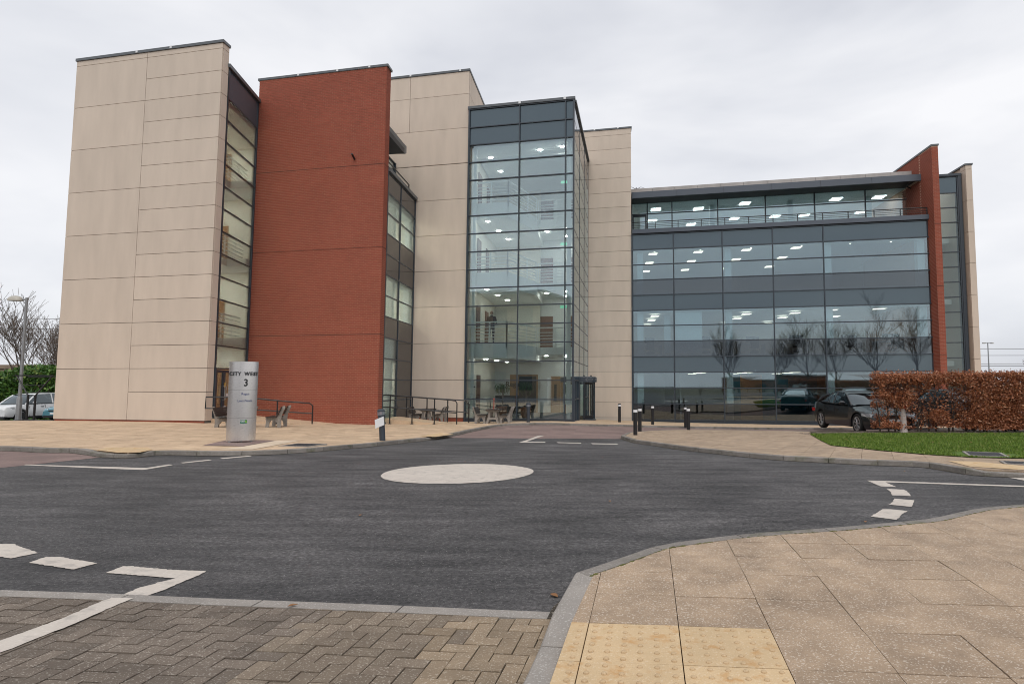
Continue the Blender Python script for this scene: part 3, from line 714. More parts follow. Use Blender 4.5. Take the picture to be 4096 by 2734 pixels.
# --- wall A: beige fin wall at the left
wA = part_empty('precast_wall')
mb = MB().fbox(FA, -7.12, .19, .062, .40, -.15, 15.3); mb.put('wall_core', 'joint', wA)
zl = [.07] + [2.12 + 1.85 * k for k in range(8)] + [15.3]
zr = [.07] + [1.19 + ROW * k for k in range(15)] + [15.07, 15.3]
zl = zl[:-2] + [15.07, 15.3]
panels(wA, FA, [(-7.13, -3.47, a, b) for a, b in zip(zl, zl[1:])] + [(-3.47, .2, a, b) for a, b in zip(zr, zr[1:])])
panels_side(wA, FA, .2, .062, .42, zr)
MB().fbox(FA, -7.08, .15, .03, .39, -.5, .069).put('brick_plinth', 'brick', wA)
coping(wA, FA, -7.13, .21, 0, .42, 15.3, clips=(-4.0, -2.3))
# stair tower body behind wall A
MB().fbox(FA, -7.1, -6.9, .42, 9, -.5, 15.0).put('side_wall', 'precast', wA)
MB().fbox(FA, -6.9, -.2, 8.8, 9, -.5, 14.6).put('rear_wall', 'precast', wA)

def curtain(name, F, ss, zs, kind, depth=.05, mw=.055, tw=.05, skip=(), proud=.07, base=None, label=None, ends=(1, 1)):
    """mullions, transoms and panes, each a piece; kind(col, row) names the pane material or None"""
    cw = part_empty(name)
    if label: cw['label'] = label
    for i, s in enumerate(ss):
        w = mw * (1.5 if i in (0, len(ss) - 1) else 1)
        MB().fbox(F, s - w / 2, s + w / 2, -proud, .06, zs[0] - (base or 0), zs[-1] + .03).put('mullion', 'frame_metal', cw)
    for z in zs:
        MB().fbox(F, ss[0] + mw * .6, ss[-1] - mw * .6, -proud + .012, .05, z - tw / 2, z + tw / 2).put('transom', 'frame_metal', cw)
    for i in range(len(ss) - 1):
        for j in range(len(zs) - 1):
            k = kind(i, j)
            if not k: continue
            a, b = ss[i] + .012, ss[i + 1] - .012; z0, z1 = zs[j] + .01, zs[j + 1] - .01
            e = [random.uniform(-.0022, .0022) for _ in range(4)]
            mb = MB().hexa([F(a, e[0], z0), F(b, e[1], z0), F(b, .024 + e[1], z0), F(a, .024 + e[0], z0)], [F(a, e[2], z1), F(b, e[3], z1), F(b, .024 + e[3], z1), F(a, .024 + e[2], z1)])
            mb.put('spandrel_panel' if k.startswith('spandrel') else 'glass_pane', k, cw)
    if base: MB().fbox(F, ss[0], ss[-1], -.03, .05, zs[0] - base, zs[0] - tw / 2).put('base_panel', 'frame_metal', cw)
    return cw

# --- G1: glazed stair slot between wall A and the brick wall
F1, L1 = linefr(-15.3, 23.83, -15.80, 26.86, 1)
z1r = [2.12 + ROW * k for k in range(13)] + [14.45]
curtain('stair_glazing', F1, [0.03, L1 - .02], z1r, lambda i, j: 'spandrel_sky_tint' if j == 12 else 'glass_clear', proud=.03)
c_ = curtain('stair_glazing', F1, [0.03, 1.55, L1 - .02], [.22, 2.12], lambda i, j: None if i == 0 else 'glass_clear')
MB().fbox(F1, -.1, L1 + .05, -.1, .3, 14.47, 14.62).put('coping', 'coping_metal', c_)
d_ = part_empty('entrance_door')
for k in range(2):
    s0 = .1 + k * .72; s1 = s0 + .69
    mb = MB().fbox(F1, s0, s0 + .09, -.04, .02, .24, 2.07).fbox(F1, s1 - .09, s1, -.04, .02, .24, 2.07).fbox(F1, s0 + .09, s1 - .09, -.04, .02, 1.97, 2.07).fbox(F1, s0 + .09, s1 - .09, -.04, .02, .24, .48)
    mb.put('door_leaf', 'frame_metal', d_)
    MB().fbox(F1, s0 + .09, s1 - .09, -.015, 0, .48, 1.97).put('glass_pane', 'glass_clear', d_)
    s = s1 - .04 if k == 0 else s0 + .05
    MB().tube([F1(s, -.03, .85), F1(s, -.1, .87), F1(s, -.1, 1.4), F1(s, -.03, 1.42)], .012, 6).put('door_handle', 'alloy', d_, smooth=True)
MB().fbox(F1, .84, .9, -.05, -.042, 1.35, 1.55).put('sticker', 'sticker_yellow', d_)
MB().fbox(F1, 1.05, 1.25, -.022, -.017, 1.0, 1.12).put('sticker', 'sign_white', d_)
MB().hexa([(-15.28, 23.75, -.4), (-11.4, 24.35, -.5), (-11.4, 26.1, -.5), (-15.6, 26.9, -.4)], [(-15.28, 23.75, .13), (-11.4, 24.35, G(-11.4, 24.3) + .104), (-11.4, 26.1, G(-11.4, 26) + .104), (-15.6, 26.9, .13)]).put('ramp', 'slab_plaza', bld)
# room behind: cream walls, landings, rails, doors
st = part_empty('stair_hall')
FS = Frame(-15.55, 23.9, v=(-.16, .987))
MB().fbox(FS, -5.3, -5.15, 0, 5.6, -.3, 14.4).fbox(FS, -5.15, -.12, 5.4, 5.55, -.3, 14.4).fbox(FS, -5.15, .05, 0, .08, -.3, 14.4).put('interior_wall', 'plaster', st)
MB().fbox(FS, -5.1, -.1, .1, 5.35, 13.3, 13.5).put('ceiling', 'plaster', st)
MB().fbox(FS, -5.1, -.1, .1, 5.35, -.3, .1).put('floor', 'carpet', st)
for zf in (3.62, 7.32, 11.02):
    MB().fbox(FS, -5.1, -1.35, .1, 5.35, zf - .32, zf).put('floor_slab', 'plaster_white', st)
    MB().fbox(FS, -1.35, -.3, .1, 1.0, zf - .32, zf).fbox(FS, -1.35, -.3, 3.6, 5.3, zf - .32, zf).put('floor_slab', 'plaster_white', st)
    mb = MB()
    for d in (.2, 1.2, 2.2, 3.2, 4.2): mb.fbox(FS, -1.33, -1.27, d, d + .06, zf, zf + 1.1)
    for h in (.2, .38, .56, .74, .92, 1.1): mb.tube([FS(-1.3, .15, zf + h), FS(-1.3, 5.2, zf + h)], .022 if h < 1 else .036, 6)
    mb.put('railing', 'white_paint', st)
    MB().fbox(FS, -3.4, -2.3, 5.34, 5.39, zf, zf + 2.1).put('door', 'oak', st)
    MB().fbox(FS, -5.14, -5.09, 1.6, 2.7, zf, zf + 2.1).put('door', 'oak', st)
    MB().fbox(FS, -4.4, -3.8, 1.2, 1.8, zf - .35, zf - .325).fbox(FS, -3.0, -2.4, 3.4, 4.0, zf - .35, zf - .325).put('ceiling_light', 'fill_glow', st)  # glowing panels added to brighten the dim stair hall
MB().fbox(FS, -3.6, -1.8, 5.34, 5.39, .1, 2.3).fbox(FS, -5.14, -5.09, 1.4, 3.2, .1, 2.3).put('door', 'oak', st)
MB().fbox(FS, -.5, -.2, 5.0, 5.3, -.3, 13.3).put('column', 'white_paint', st)
MB().fbox(FS, -4.4, -3.8, 1.2, 1.8, 13.26, 13.29).fbox(FS, -3.0, -2.4, 3.4, 4.0, 13.26, 13.29).put('ceiling_light', 'fill_glow', st)  # more added fill panels, under the top ceiling

# --- wall B: tall red brick wall, brick by brick
def brickwall(parent, F, s0, s1, z0, z1, d0, d1, faces, joints=(), limit=300):
    """brick skins on the given faces: 'front' (d=d0), 'right' (s=s1), 'left' (s=s0)"""
    P_, H_ = .225, .075; rest = MB(); lst = []
    def skin(face, a0, a1, zlo):
        n = 0; z = zlo
        while z + H_ < z1 + .01:
            if True:
                off = (int(round((z - zlo) / H_)) % 2) * P_ / 2; a = a0 - off
                while a < a1 - .01:
                    b0, b1 = max(a + .005, a0), min(a + P_ - .005, a1)
                    if b1 - b0 > .03: lst.append((face, b0, b1, z + .005, min(z + H_ - .005, z1)))
                    a += P_
            z += H_
    for f_, a0, a1 in faces: skin(f_, a0, a1, z0)
    def addb(mb, q):
        f_, a, b, zz0, zz1 = q; p = random.uniform(.007, .0105)
        if f_ == 'front': mb.fbox(F, a, b, d0 - p, d0, zz0, zz1)
        elif f_ == 'right': mb.fbox(F, s1, s1 + p, a, b, zz0, zz1)
        else: mb.fbox(F, s0 - p, s0, a, b, zz0, zz1)
    lst.sort(key=lambda q: math.hypot(F(q[1], d0, 0)[0], F(q[1], d0, 0)[1]) * .15 + q[3])
    for q in lst[:limit]: mb = MB(); addb(mb, q); mb.put('brick', 'brick', parent)
    for q in lst[limit:]: addb(rest, q)
    rest.put('brick', 'brick', parent, kind='stuff')
    MB().fbox(F, s0, s1, d0, d1, z0, z1).put('mortar', 'mortar', parent)
    for j in joints:
        MB().fbox(F, s0 - .001, s1 + .012, d0 - .0115, d1, j - .014, j + .014).put('movement_joint', 'brick_joint', parent)
wB = part_empty('brick_wall')
brickwall(wB, FB, -6.65, -.15, -.45, 15.54, 0, .5, [('front', -6.65, -.15), ('right', 0, .5)], (3.64, 7.43, 11.13))
coping(wB, FB, -6.68, -.12, 0, .5, 15.54, .13, clips=(-4.6, -2.6, -1.0))
MB().tube([FB(-1.6, -.32, 11.55), FB(-1.6, -.02, 11.42)], .045, 8).put('overflow_pipe', 'black_metal', wB)
MB().fbox(FB, -6.6, -.45, .5, 3.4, 12.95, 13.2).put('roof', 'soffit', wB)

# --- G2: glazing running back from the brick wall to the beige block
F2, L2 = linefr(-9.45, 26.12, -9.53, 30.38, 1)
z2 = [-.2, .77] + [1.7 + ROW * k for k in range(10)] + [10.93]
def k2(i, j):
    if j in (4, 7, 8, 11) or (j == 3 and i == 1) or (j == 2 and i == 1) or (i == 1 and j < 3): return 'spandrel_warm'
    if j == 12: return 'spandrel_warm'
    return 'glass_clear'
curtain('side_glazing', F2, [.03, 1.9, L2 - .03], z2, k2, base=.25, proud=.03)
MB().fbox(F2, -.0, L2, -.1, .3, 10.96, 11.12).put('coping', 'coping_metal', bld)
r_ = part_empty('handrail')
MB().tube([F2(.2, .1, 11.5), F2(3.4, .1, 11.5), F2(3.4, .1, 11.12)], .03, 6).put('rail', 'black_metal', r_)
MB().tube([F2(.2, .1, 11.3), F2(3.4, .1, 11.3)], .018, 6).put('rail', 'black_metal', r_)
cp = part_empty('roof_canopy')
MB().box(-11.4, -9.75, 26.7, 29.3, 13.0, 13.42).box(-10.1, -9.75, 26.25, 26.7, 13.0, 13.42).put('canopy_body', 'coping_metal', cp)
MB().box(-9.98, -9.8, 29.2, 29.6, 13.15, 13.5).put('gutter_end', 'galvanised', cp)
F2b = Frame(-10.7, 26.2, (0, 1), (-1, 0))
curtain('upper_side_glazing', F2b, [.05, 2.1, 4.3], [10.95, 11.9, 12.95], lambda i, j: 'glass_clear')
g2 = part_empty('side_rooms')
FR = Frame(-9.62, 25.75)
MB().fbox(FR, -4.6, -4.45, .45, 6, -.3, 12.9).fbox(FR, -4.4, -.05, 5.3, 5.45, -.3, 12.9).fbox(FR, -4.4, -.02, .42, .5, -.3, 10.9).put('interior_wall', 'plaster', g2)
for zf in (3.6, 7.3, 10.9):
    MB().fbox(FR, -4.4, -.02, .52, 5.25, zf - .75, zf - .02).put('floor_slab', 'plaster_white', g2)
    MB().fbox(FR, -.45, -.04, .52, 4.8, zf - 1.05, zf - .752).put('bulkhead', 'plaster_white', g2)
MB().fbox(FR, -.4, -.1, 4.5, 4.75, -.3, 10.1).fbox(FR, -.4, -.1, 2.1, 2.35, -.3, 10.1).put('column', 'white_paint', g2)
for zf in (2.83, 6.53, 10.13):
    for d in (1.4, 3.4): MB().fbox(FR, -2.6, -2.0, d, d + .6, zf - .03, zf - .003).put('ceiling_light', 'fill_glow', g2)  # added glow panels, brightening the rooms behind the side glazing
MB().fbox(FR, -4.4, -.05, .52, 5.25, -.5, -.22).put('floor', 'carpet', g2)

# --- wall C: beige block left of the atrium
wC = part_empty('precast_wall')
MB().fbox(FC, -8.6, -2.8, .062, 9.0, 10.95, 17.62).fbox(FC, -5.62, -2.8, .062, 9.0, -.8, 10.95).put('wall_core', 'joint', wC)
zc = [14.62, 16.42, 17.62]
panels(wC, FC, [(-8.6, -6.1, a, b) for a, b in zip(zc, zc[1:])] + [(-6.1, -2.79, a, b) for a, b in zip(zc, zc[1:])])
zc2 = [-.16] + [1.71 + 1.84 * k for k in range(8)]; zc2[-1] = 14.62
panels(wC, FC, [(-5.63, -2.79, a, b) for a, b in zip(zc2[:6], zc2[1:7])] + [(-8.6, -2.79, zc2[6], zc2[7]), (-8.6, -2.79, zc2[7], 14.62)][0:1] + [(-8.6, -2.79, 12.77, 14.62)])
MB().fbox(FC, -5.6, -2.82, .03, .06, -.75, -.165).put('brick_plinth', 'brick', wC)
for d0, d1 in ((.062, .5), (.5, 3.3), (3.3, 6.1), (6.1, 8.9)):
    for a, b in zip([15.3] + zc[1:], zc[1:]): MB().fbox(FC, -2.81, -2.785, d0 + .01, d1 - .008, a + .01, b - .01).put('wall_panel', 'precast', wC)
coping(wC, FC, -8.6, -2.79, 0, 8.9, 17.62, clips=(-6.1, -3.3))

# --- atrium
z3 = [-.18] + [.767 + .919 * k for k in range(15)]; z3[-2] = 14.55; z3.append(15.55); z3 = z3[:15] + [14.55, 15.5]
z3 = [-.18] + [.77 + .919 * k for k in range(15)] + [15.5]
z3 = [z for z in z3 if z < 14.0] + [14.55, 15.5]
nr = len(z3) - 1
FCp = Frame(-4, 29.26)
ka = lambda i, j: 'spandrel' if j >= nr - 2 else 'glass_atrium'
curtain('atrium_glazing', FCp, [-2.74, -.04, 2.34, 2.76], z3, ka, base=.3)
MB().fbox(FCp, -2.82, 2.84, -.1, .35, 15.53, 15.66).put('coping', 'coping_metal', bld)
for c in (-.04, 2.3): MB().fbox(FCp, c - .06, c + .06, -.11, -.09, 15.55, 15.67).put('coping_clip', 'sign_white', bld)
ax, ay = FCp(2.79, 0, 0)[:2]; bx, by = FD(-2.80, -.02, 0)[:2]
F3, L3 = linefr(ax, ay, bx, by, 1)
z3s = [z for z in z3 if z > 2] ; z3s = [1.69] + z3s
curtain('atrium_side_glazing', F3, [0.0, L3 / 3, 2 * L3 / 3, L3 - .03], z3s, lambda i, j: 'spandrel' if j >= len(z3s) - 3 else 'glass_atrium', label='side glazing of the atrium facing the entrance', proud=.015, mw=.045)
curtain('atrium_side_glazing', F3, [0.0, .85, 2.3], [-.45, .77, 1.69], lambda i, j: 'glass_atrium')
curtain('atrium_side_glazing', F3, [5.75, 7.0, L3 - .03], [-.7, .77, 1.69], lambda i, j: 'glass_atrium')
MB().fbox(F3, .3, L3, -.08, .35, 15.53, 15.66).put('coping', 'coping_metal', bld)
MB().hexa([FCp(-2.7, .3, 15.3), FCp(2.7, .3, 15.3), F3(L3, .3, 15.3), FCp(-2.7, 9, 15.3)], [FCp(-2.7, .3, 15.45), FCp(2.7, .3, 15.45), F3(L3, .3, 15.45), FCp(-2.7, 9, 15.45)]).put('roof', 'roof_concrete', bld)
# revolving door drum on the atrium side
rd = part_empty('revolving_door'); dcx, dcy = -1.18, 33.05
g_ = G(dcx, dcy) + .1
MB().lathe([(1.0, 1.62), (1.0, 1.88)], 32, (dcx, dcy, 0)).put('drum_canopy', 'frame_metal', rd, smooth=True)
MB().lathe([(.98, 1.881), (.9, 1.93)], 32, (dcx, dcy, 0)).put('canopy_cap', 'coping_metal', rd)
for a0, a1 in ((-150, -70), (20, 110)):
    vs = []; n = 10
    for k in range(n + 1):
        a = R(a0 + (a1 - a0) * k / n)
        for r_ in (.93, .945): vs += [(dcx + r_ * math.cos(a), dcy + r_ * math.sin(a), g_ + .04), (dcx + r_ * math.cos(a), dcy + r_ * math.sin(a), 1.62)]
    fs = []
    for k in range(n): o = k * 4; fs += [(o, o + 4, o + 5, o + 1), (o + 2, o + 3, o + 7, o + 6), (o + 1, o + 5, o + 7, o + 3)]
    MB().add(vs, fs).put('curved_glass', 'glass', rd)
    for a in (a0, a1): MB().tube([(dcx + .94 * math.cos(R(a)), dcy + .94 * math.sin(R(a)), g_), (dcx + .94 * math.cos(R(a)), dcy + .94 * math.sin(R(a)), 1.62)], .03, 6).put('door_post', 'frame_metal', rd)
for k in range(4):
    a = R(25 + 90 * k); c_, s_ = math.cos(a), math.sin(a)
    for r0, r1, zz0, zz1 in ((.05, .1, g_ + .03, 1.6), (.8, .88, g_ + .03, 1.6), (.1, .8, g_ + .03, g_ + .2), (.1, .8, 1.5, 1.6)):
        mb = MB(); nx_, ny_ = -s_ * .02, c_ * .02
        mb.hexa([(dcx + r0 * c_ - nx_, dcy + r0 * s_ - ny_, zz0), (dcx + r1 * c_ - nx_, dcy + r1 * s_ - ny_, zz0), (dcx + r1 * c_ + nx_, dcy + r1 * s_ + ny_, zz0), (dcx + r0 * c_ + nx_, dcy + r0 * s_ + ny_, zz0)],
                [(dcx + r0 * c_ - nx_, dcy + r0 * s_ - ny_, zz1), (dcx + r1 * c_ - nx_, dcy + r1 * s_ - ny_, zz1), (dcx + r1 * c_ + nx_, dcy + r1 * s_ + ny_, zz1), (dcx + r0 * c_ + nx_, dcy + r0 * s_ + ny_, zz1)])
        mb.put('door_wing', 'black_metal', rd)
MB().lathe([(.97, g_ - .02), (.97, g_ + .03)], 32, (dcx, dcy, 0)).put('door_base', 'frame_metal', rd)
MB().tube([FD(-2.6, -.1, 2.0), FD(-2.6, -.35, 2.02)], .05, 6).put('security_camera', 'black_metal', bld)

# inside the atrium: landings, walkways, lights, doors, back walls
at = part_empty('atrium_interior')
FI = FC
MB().fbox(FI, -2.7, 3.3, 7.9, 8.1, -.5, 14.9).put('interior_wall', 'plaster_white', at)
MB().fbox(FI, -2.76, -2.66, .1, 7.9, -.5, 14.9).put('interior_wall', 'plaster', at)
MB().fbox(FI, -2.66, 2.7, .12, 7.9, -.6, -.2).put('floor', 'carpet', at)
MB().fbox(FI, -2.6, 2.6, .3, 7.8, 13.62, 13.9).put('ceiling', 'ceiling', at)
MB().fbox(FI, 2.42, 2.62, .35, .55, -.2, 13.6).fbox(FI, -2.55, -2.4, .35, .5, -.2, 13.6).put('column', 'white_paint', at)
MB().tube([FI(-2.5, 1.0, 13.2), FI(2.3, 1.0, 13.2)], .09, 8).put('roof_tie', 'white_paint', at)
def slab_poly(zf, pts, th, name, mat):
    mb = MB(); mb.prism(pts, lambda a, b: FI(a, b, zf - th), lambda a, b: FI(a, b, zf)); return fixn(mb.put(name, mat, at))
for n_, zf in enumerate((3.6, 7.25, 10.9)):
    left = [(-2.65, .95), (-.75, .95), (.45, 4.2), (.45, 7.85), (-2.65, 7.85)]
    slab_poly(zf, left, .78, 'landing', 'plaster_white')
    slab_poly(zf - .02, [(.46, 4.6), (2.6, 4.6), (2.9, 7.85), (.46, 7.85)], .42, 'walkway', 'plaster_white')
    def rail(path):
        for (a, b) in zip(path, path[1:]):
            L = math.hypot(b[0] - a[0], b[1] - a[1]); n = max(1, round(L / 1.1))
            mb = MB()
            for k in range(n + 1):
                p = FI(a[0] + (b[0] - a[0]) * k / n, a[1] + (b[1] - a[1]) * k / n, 0); mb.box(p[0] - .035, p[0] + .035, p[1] - .035, p[1] + .035, zf - .25, zf + 1.08)
            for h in (.12, .29, .46, .63, .8, 1.07): mb.tube([FI(a[0], a[1], zf + h), FI(b[0], b[1], zf + h)], .024 if h < 1 else .04, 6)
            mb.put('railing', 'white_paint', at)
    rail([(-2.6, .9), (-.75, .9)]); rail([(-.75, .9), (.42, 4.1)]); rail([(.5, 4.5), (2.6, 4.5)])
    for (s, d) in ((-2.0, 1.6), (-1.75, 3.6), (-1.5, 5.6), (.9, 5.6), (2.2, 5.2), (2.0, 6.9)):
        z_ = zf - .785 if s < .4 else zf - .445
        MB().lathe([(.105, 0), (.105, .02)], 14, FI(s, d, z_ - .02)).put('ceiling_light', 'downlight_glow', at)
    mt = 'dark_wood'
    MB().fbox(FI, -2.655, -2.61, 2.0, 2.9, zf, zf + 2.1).put('door', mt, at); MB().fbox(FI, -2.655, -2.61, 4.4, 5.3, zf, zf + 2.1).put('door', mt, at)
    MB().fbox(FI, .3, 1.1, 7.84, 7.89, zf, zf + 2.1).put('door', mt, at); MB().fbox(FI, 2.0, 2.95, 7.84, 7.89, zf, zf + 2.1).put('door', mt, at)
    MB().fbox(FI, 1.75, 2.15, 5.2, 5.24, zf + 2.25, zf + 2.4).put('exit_sign', 'exit_green', at)
    MB().fbox(FI, -2.66, .3, 7.6, 7.8, zf, zf + 3).put('interior_wall', 'plaster', at)
for (s, d) in ((-1.9, 1.7), (-.2, 2.0), (.9, 1.2), (2.1, 1.0), (-1.7, 3.8)):
    MB().lathe([(.105, 0), (.105, .02)], 14, FI(s, d, 13.595)).put('ceiling_light', 'downlight_glow', at)
# ground floor
MB().fbox(FI, -2.655, -2.6, 1.2, 1.75, .3, 1.5).put('notice_board', 'sign_white', at)
MB().fbox(FI, -2.655, -2.61, 2.3, 3.2, -.2, 2.0).put('door', 'dark_wood', at)
wd = [(1.0, 1.62), (1.63, 2.25)]
for a, b in wd: MB().fbox(FI, a, b, 7.8, 7.86, -.2, 2.0).put('door', 'oak', at); MB().fbox(FI, a + .22, b - .24, 7.78, 7.8, .5, 1.5).put('door_window', 'glass_tint', at)
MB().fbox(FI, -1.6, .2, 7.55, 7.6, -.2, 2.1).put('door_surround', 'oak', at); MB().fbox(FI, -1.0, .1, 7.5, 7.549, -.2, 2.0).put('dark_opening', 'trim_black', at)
MB().fbox(FI, -2.3, -.3, 6.2, 6.8, -.2, .85).put('reception_desk', 'dark_fabric', at)

# --- wall D: beige wall right of the atrium
wD = part_empty('precast_wall')
MB().fbox(FD, -3.2, -.07, .062, .6, -1.6, 17.47).put('wall_core', 'joint', wD)
zd = [-1.0, -.5, .42] + [1.35 + .928 * k for k in range(18)]; zd[-1] = 17.1; zd = zd + [17.47]
panels(wD, FD, [(-3.25, -.065, a, b) for a, b in zip(zd, zd[1:])])
coping(wD, FD, -3.2, -.06, 0, .6, 17.47, .12, clips=(-2.4, -.9))
MB().fbox(FD, -3.0, -.07, .6, 8, 10, 17.3).put('wall_core', 'precast', wD)
# low stretch of wall between atrium side and drum
# --- right wing: curtain wall of four rows to the storey
ss = [-.03, 2.5, 5.4, 8.3, 11.12, 16.82]
zr_ = [-.60] + [.35 + .938 * k for k in range(12)]
def kr(i, j):
    if j in (11,): return 'spandrel'
    if j in (7, 3): return 'spandrel'
    if j in (0, 4, 8): return 'glass_tint'
    return 'glass_blue'
curtain('right_wing_glazing', FD, ss, zr_, kr, base=.5, mw=.06, tw=.05)
MB().fbox(FD, -.02, 16.86, -.16, 2.4, 10.72, 10.98).put('balcony_ledge', 'fascia_metal', bld)
br = part_empty('balcony_railing')
MB().tube([FD(-.02, -.02, 11.44), FD(16.7, -.02, 11.40)], .028, 6).put('top_rail', 'black_metal', br)
for h in (11.12, 11.22, 11.32): MB().tube([FD(-.02, -.02, h), FD(16.7, -.02, h)], .011, 6).put('rail', 'black_metal', br)
for k in range(13): s = .02 + k * 1.39; MB().fbox(FD, s - .02, s + .02, -.04, 0, 10.98, 11.41).put('post', 'black_metal', br)
FU = Frame(2, 38.6)
ku = lambda i, j: 'glass_blue'
curtain('top_floor_glazing', FU, [.05, 1.1, 2.7, 5.6, 8.53, 11.47, 14.4, 17.2], [10.99, 12.56, 13.4], ku, mw=.06)
td = part_empty('balcony_door')
MB().fbox(FU, .12, .2, -.1, -.03, 11.0, 12.5).fbox(FU, .96, 1.04, -.1, -.03, 11.0, 12.5).fbox(FU, .2, .96, -.1, -.03, 12.38, 12.5).fbox(FU, .2, .96, -.1, -.03, 11.0, 11.15).put('door_leaf', 'frame_metal', td)
MB().fbox(FU, .9, .93, -.16, -.1, 11.6, 11.75).put('door_handle', 'alloy', td)
rf = part_empty('roof')
MB().fbox(FD, -.02, 16.83, .5, .62, 13.14, 13.52).put('fascia', 'fascia_metal', rf)
MB().fbox(FD, -.02, 17.2, .62, 14, 13.3, 13.5).put('roof_slab', 'soffit', rf)
for k in range(6): MB().fbox(FD, -.02 + 2.82 * k, -.02 + 2.82 * k + .012, .49, .5, 13.15, 13.515).put('fascia_joint', 'black_metal', rf)
for k in range(12): MB().fbox(FD, -.02 + k * 1.42, -.02 + k * 1.42 + 1.405, 1.5, 1.7, 13.5, 14.06).put('upstand_panel', 'roof_concrete', rf)
MB().tube([FD(16.3, .7, 13.2), FD(16.4, 1.4, 13.1), FD(17.1, 2.0, 13.0), FD(17.1, 2.05, 11.0)], .04, 6).put('downpipe', 'black_metal', rf)

# rooms of the right wing
ri = part_empty('office_floors')
MB().fbox(FD, -.1, 17.1, 13.0, 13.2, -1.5, 13.3).put('interior_wall', 'plaster', ri)
MB().fbox(FD, -.06, .02, .2, 13, -1.5, 10.7).fbox(FD, 16.95, 17.05, .2, 13, -1.5, 13.2).put('interior_wall', 'plaster', ri)
MB().fbox(FD, 0, 17, .12, 13, -1.4, -1.0).put('floor', 'carpet', ri)
for z0, z1, f in ((2.42, 3.3, 2.3), (6.15, 7.05, 6.0), (9.95, 10.7, 9.75)):
    MB().fbox(FD, .02, 16.95, .12, 13, z0, z1).put('floor_slab', 'ceiling', ri)
    MB().fbox(FD, .02, 16.9, .14, .8, z0 - .28 if z0 > 3 else z0 - .12, z0 - .002).put('bulkhead', 'plaster_white', ri)
MB().fbox(FU, .1, 17, .1, 11, 13.28, 13.299).put('ceiling', 'ceiling', ri)
for s in (5.62, 11.3, 16.3, .3):
    MB().fbox(FD, s, s + .38, .35, .7, -1, 10.0).put('column', 'white_paint', ri)
for s in (5.3, 10.2, 14.9): MB().fbox(FU, s, s + .3, 1.0, 1.3, 10.99, 13.2).put('column', 'white_paint', ri)
for lev, (zc_, ds) in enumerate(((9.66, (2.0, 4.9, 8.0)), (6.02, (3.2, 5.8, 9.5)), (2.29, (4.5, 6.0, 8.5)))):
    for k, s in enumerate((1.2, 4.1, 7.1, 10.1)):
        for d in ds:
            if lev == 1 and k == 1: continue
            if lev == 2 and k == 0: continue
            o = {0: 0, 1: .2, 2: .5}[lev]
            MB().fbox(FD, s + o, s + o + .54, d, d + .58, zc_ - .02 if lev else 9.93, zc_ if lev else 9.948).put('ceiling_light', 'lamp_warm', ri)
for s, d in ((12.4, 3), (15.2, 3), (14, 7)):
    MB().fbox(FD, s, s + .62, d, d + .62, 6.125, 6.147).put('ceiling_light', 'lamp_warm', ri)
for s, d in ((1.5, 1.2), (1.5, 4), (4.5, 5.5), (7.3, 1.0), (7.4, 4.5), (10.2, 4.5), (13.0, 1.2), (12.2, 4.6), (15.6, 1.3), (15.9, 4.6), (4.4, 1.6)):
    MB().fbox(FU, s, s + .62, d, d + .62, 13.255, 13.277).put('ceiling_light', 'lamp_white', ri)
for s in (1.4, 4.2, 7.2, 10.1, 12.8, 15.0): MB().lathe([(.05, 0), (.05, .02)], 10, FD(s, .5, 9.645)).put('downlight', 'lamp_warm', ri)
MB().fbox(FD, 7.6, 14.0, 9.9, 10.0, -1, 2.3).put('feature_wall', 'teal_paint', ri)
MB().fbox(FD, 8.4, 9.9, 9.0, 9.1, -1, 2.2).put('feature_wall', 'orange_paint', ri)
MB().fbox(FD, 13.9, 16.9, 7.9, 8.0, -1, 2.3).fbox(FD, 3.2, 3.3, 3, 12, -1, 2.3).put('partition', 'plaster', ri)
MB().fbox(FD, 2.6, 4.2, .22, .26, 3.35, 5.86).fbox(FD, 2.0, 2.4, .9, .95, 3.4, 5.8).put('blind', 'plaster_white', ri)
MB().fbox(FD, .3, 16.8, 12.5, 12.55, 3.3, 4.3).put('partition', 'plaster', ri)

# --- brick pier and cross wall at the right
wP = part_empty('brick_wall')
brickwall(wP, FP, -.10, .22, -1.2, 14.68, 0, 9.0, [('front', -.10, .22), ('left', 0, 1.25)], (3.1, 6.85, 10.3), limit=220)
mb = MB()
z = 13.5
while z < 14.65:
    a = 1.25 + (int(round(z / .075)) % 2) * .11
    while a < 8.9: mb.fbox(FP, -.108, -.10, a + .005, a + .22, z + .005, z + .07); a += .225
    z += .075
mb.put('brick', 'brick', wP, kind='stuff')
mb = MB(); z = 10.99
while z < 13.1:
    a = 1.25 + (int(round(z / .075)) % 2) * .11
    while a < 3.2: mb.fbox(FP, -.108, -.10, a + .005, a + .22, z + .005, z + .07); a += .225
    z += .075
mb.put('brick', 'brick', wP, kind='stuff')
coping(wP, FP, -.10, .22, 0, 9.0, 14.68, .12)
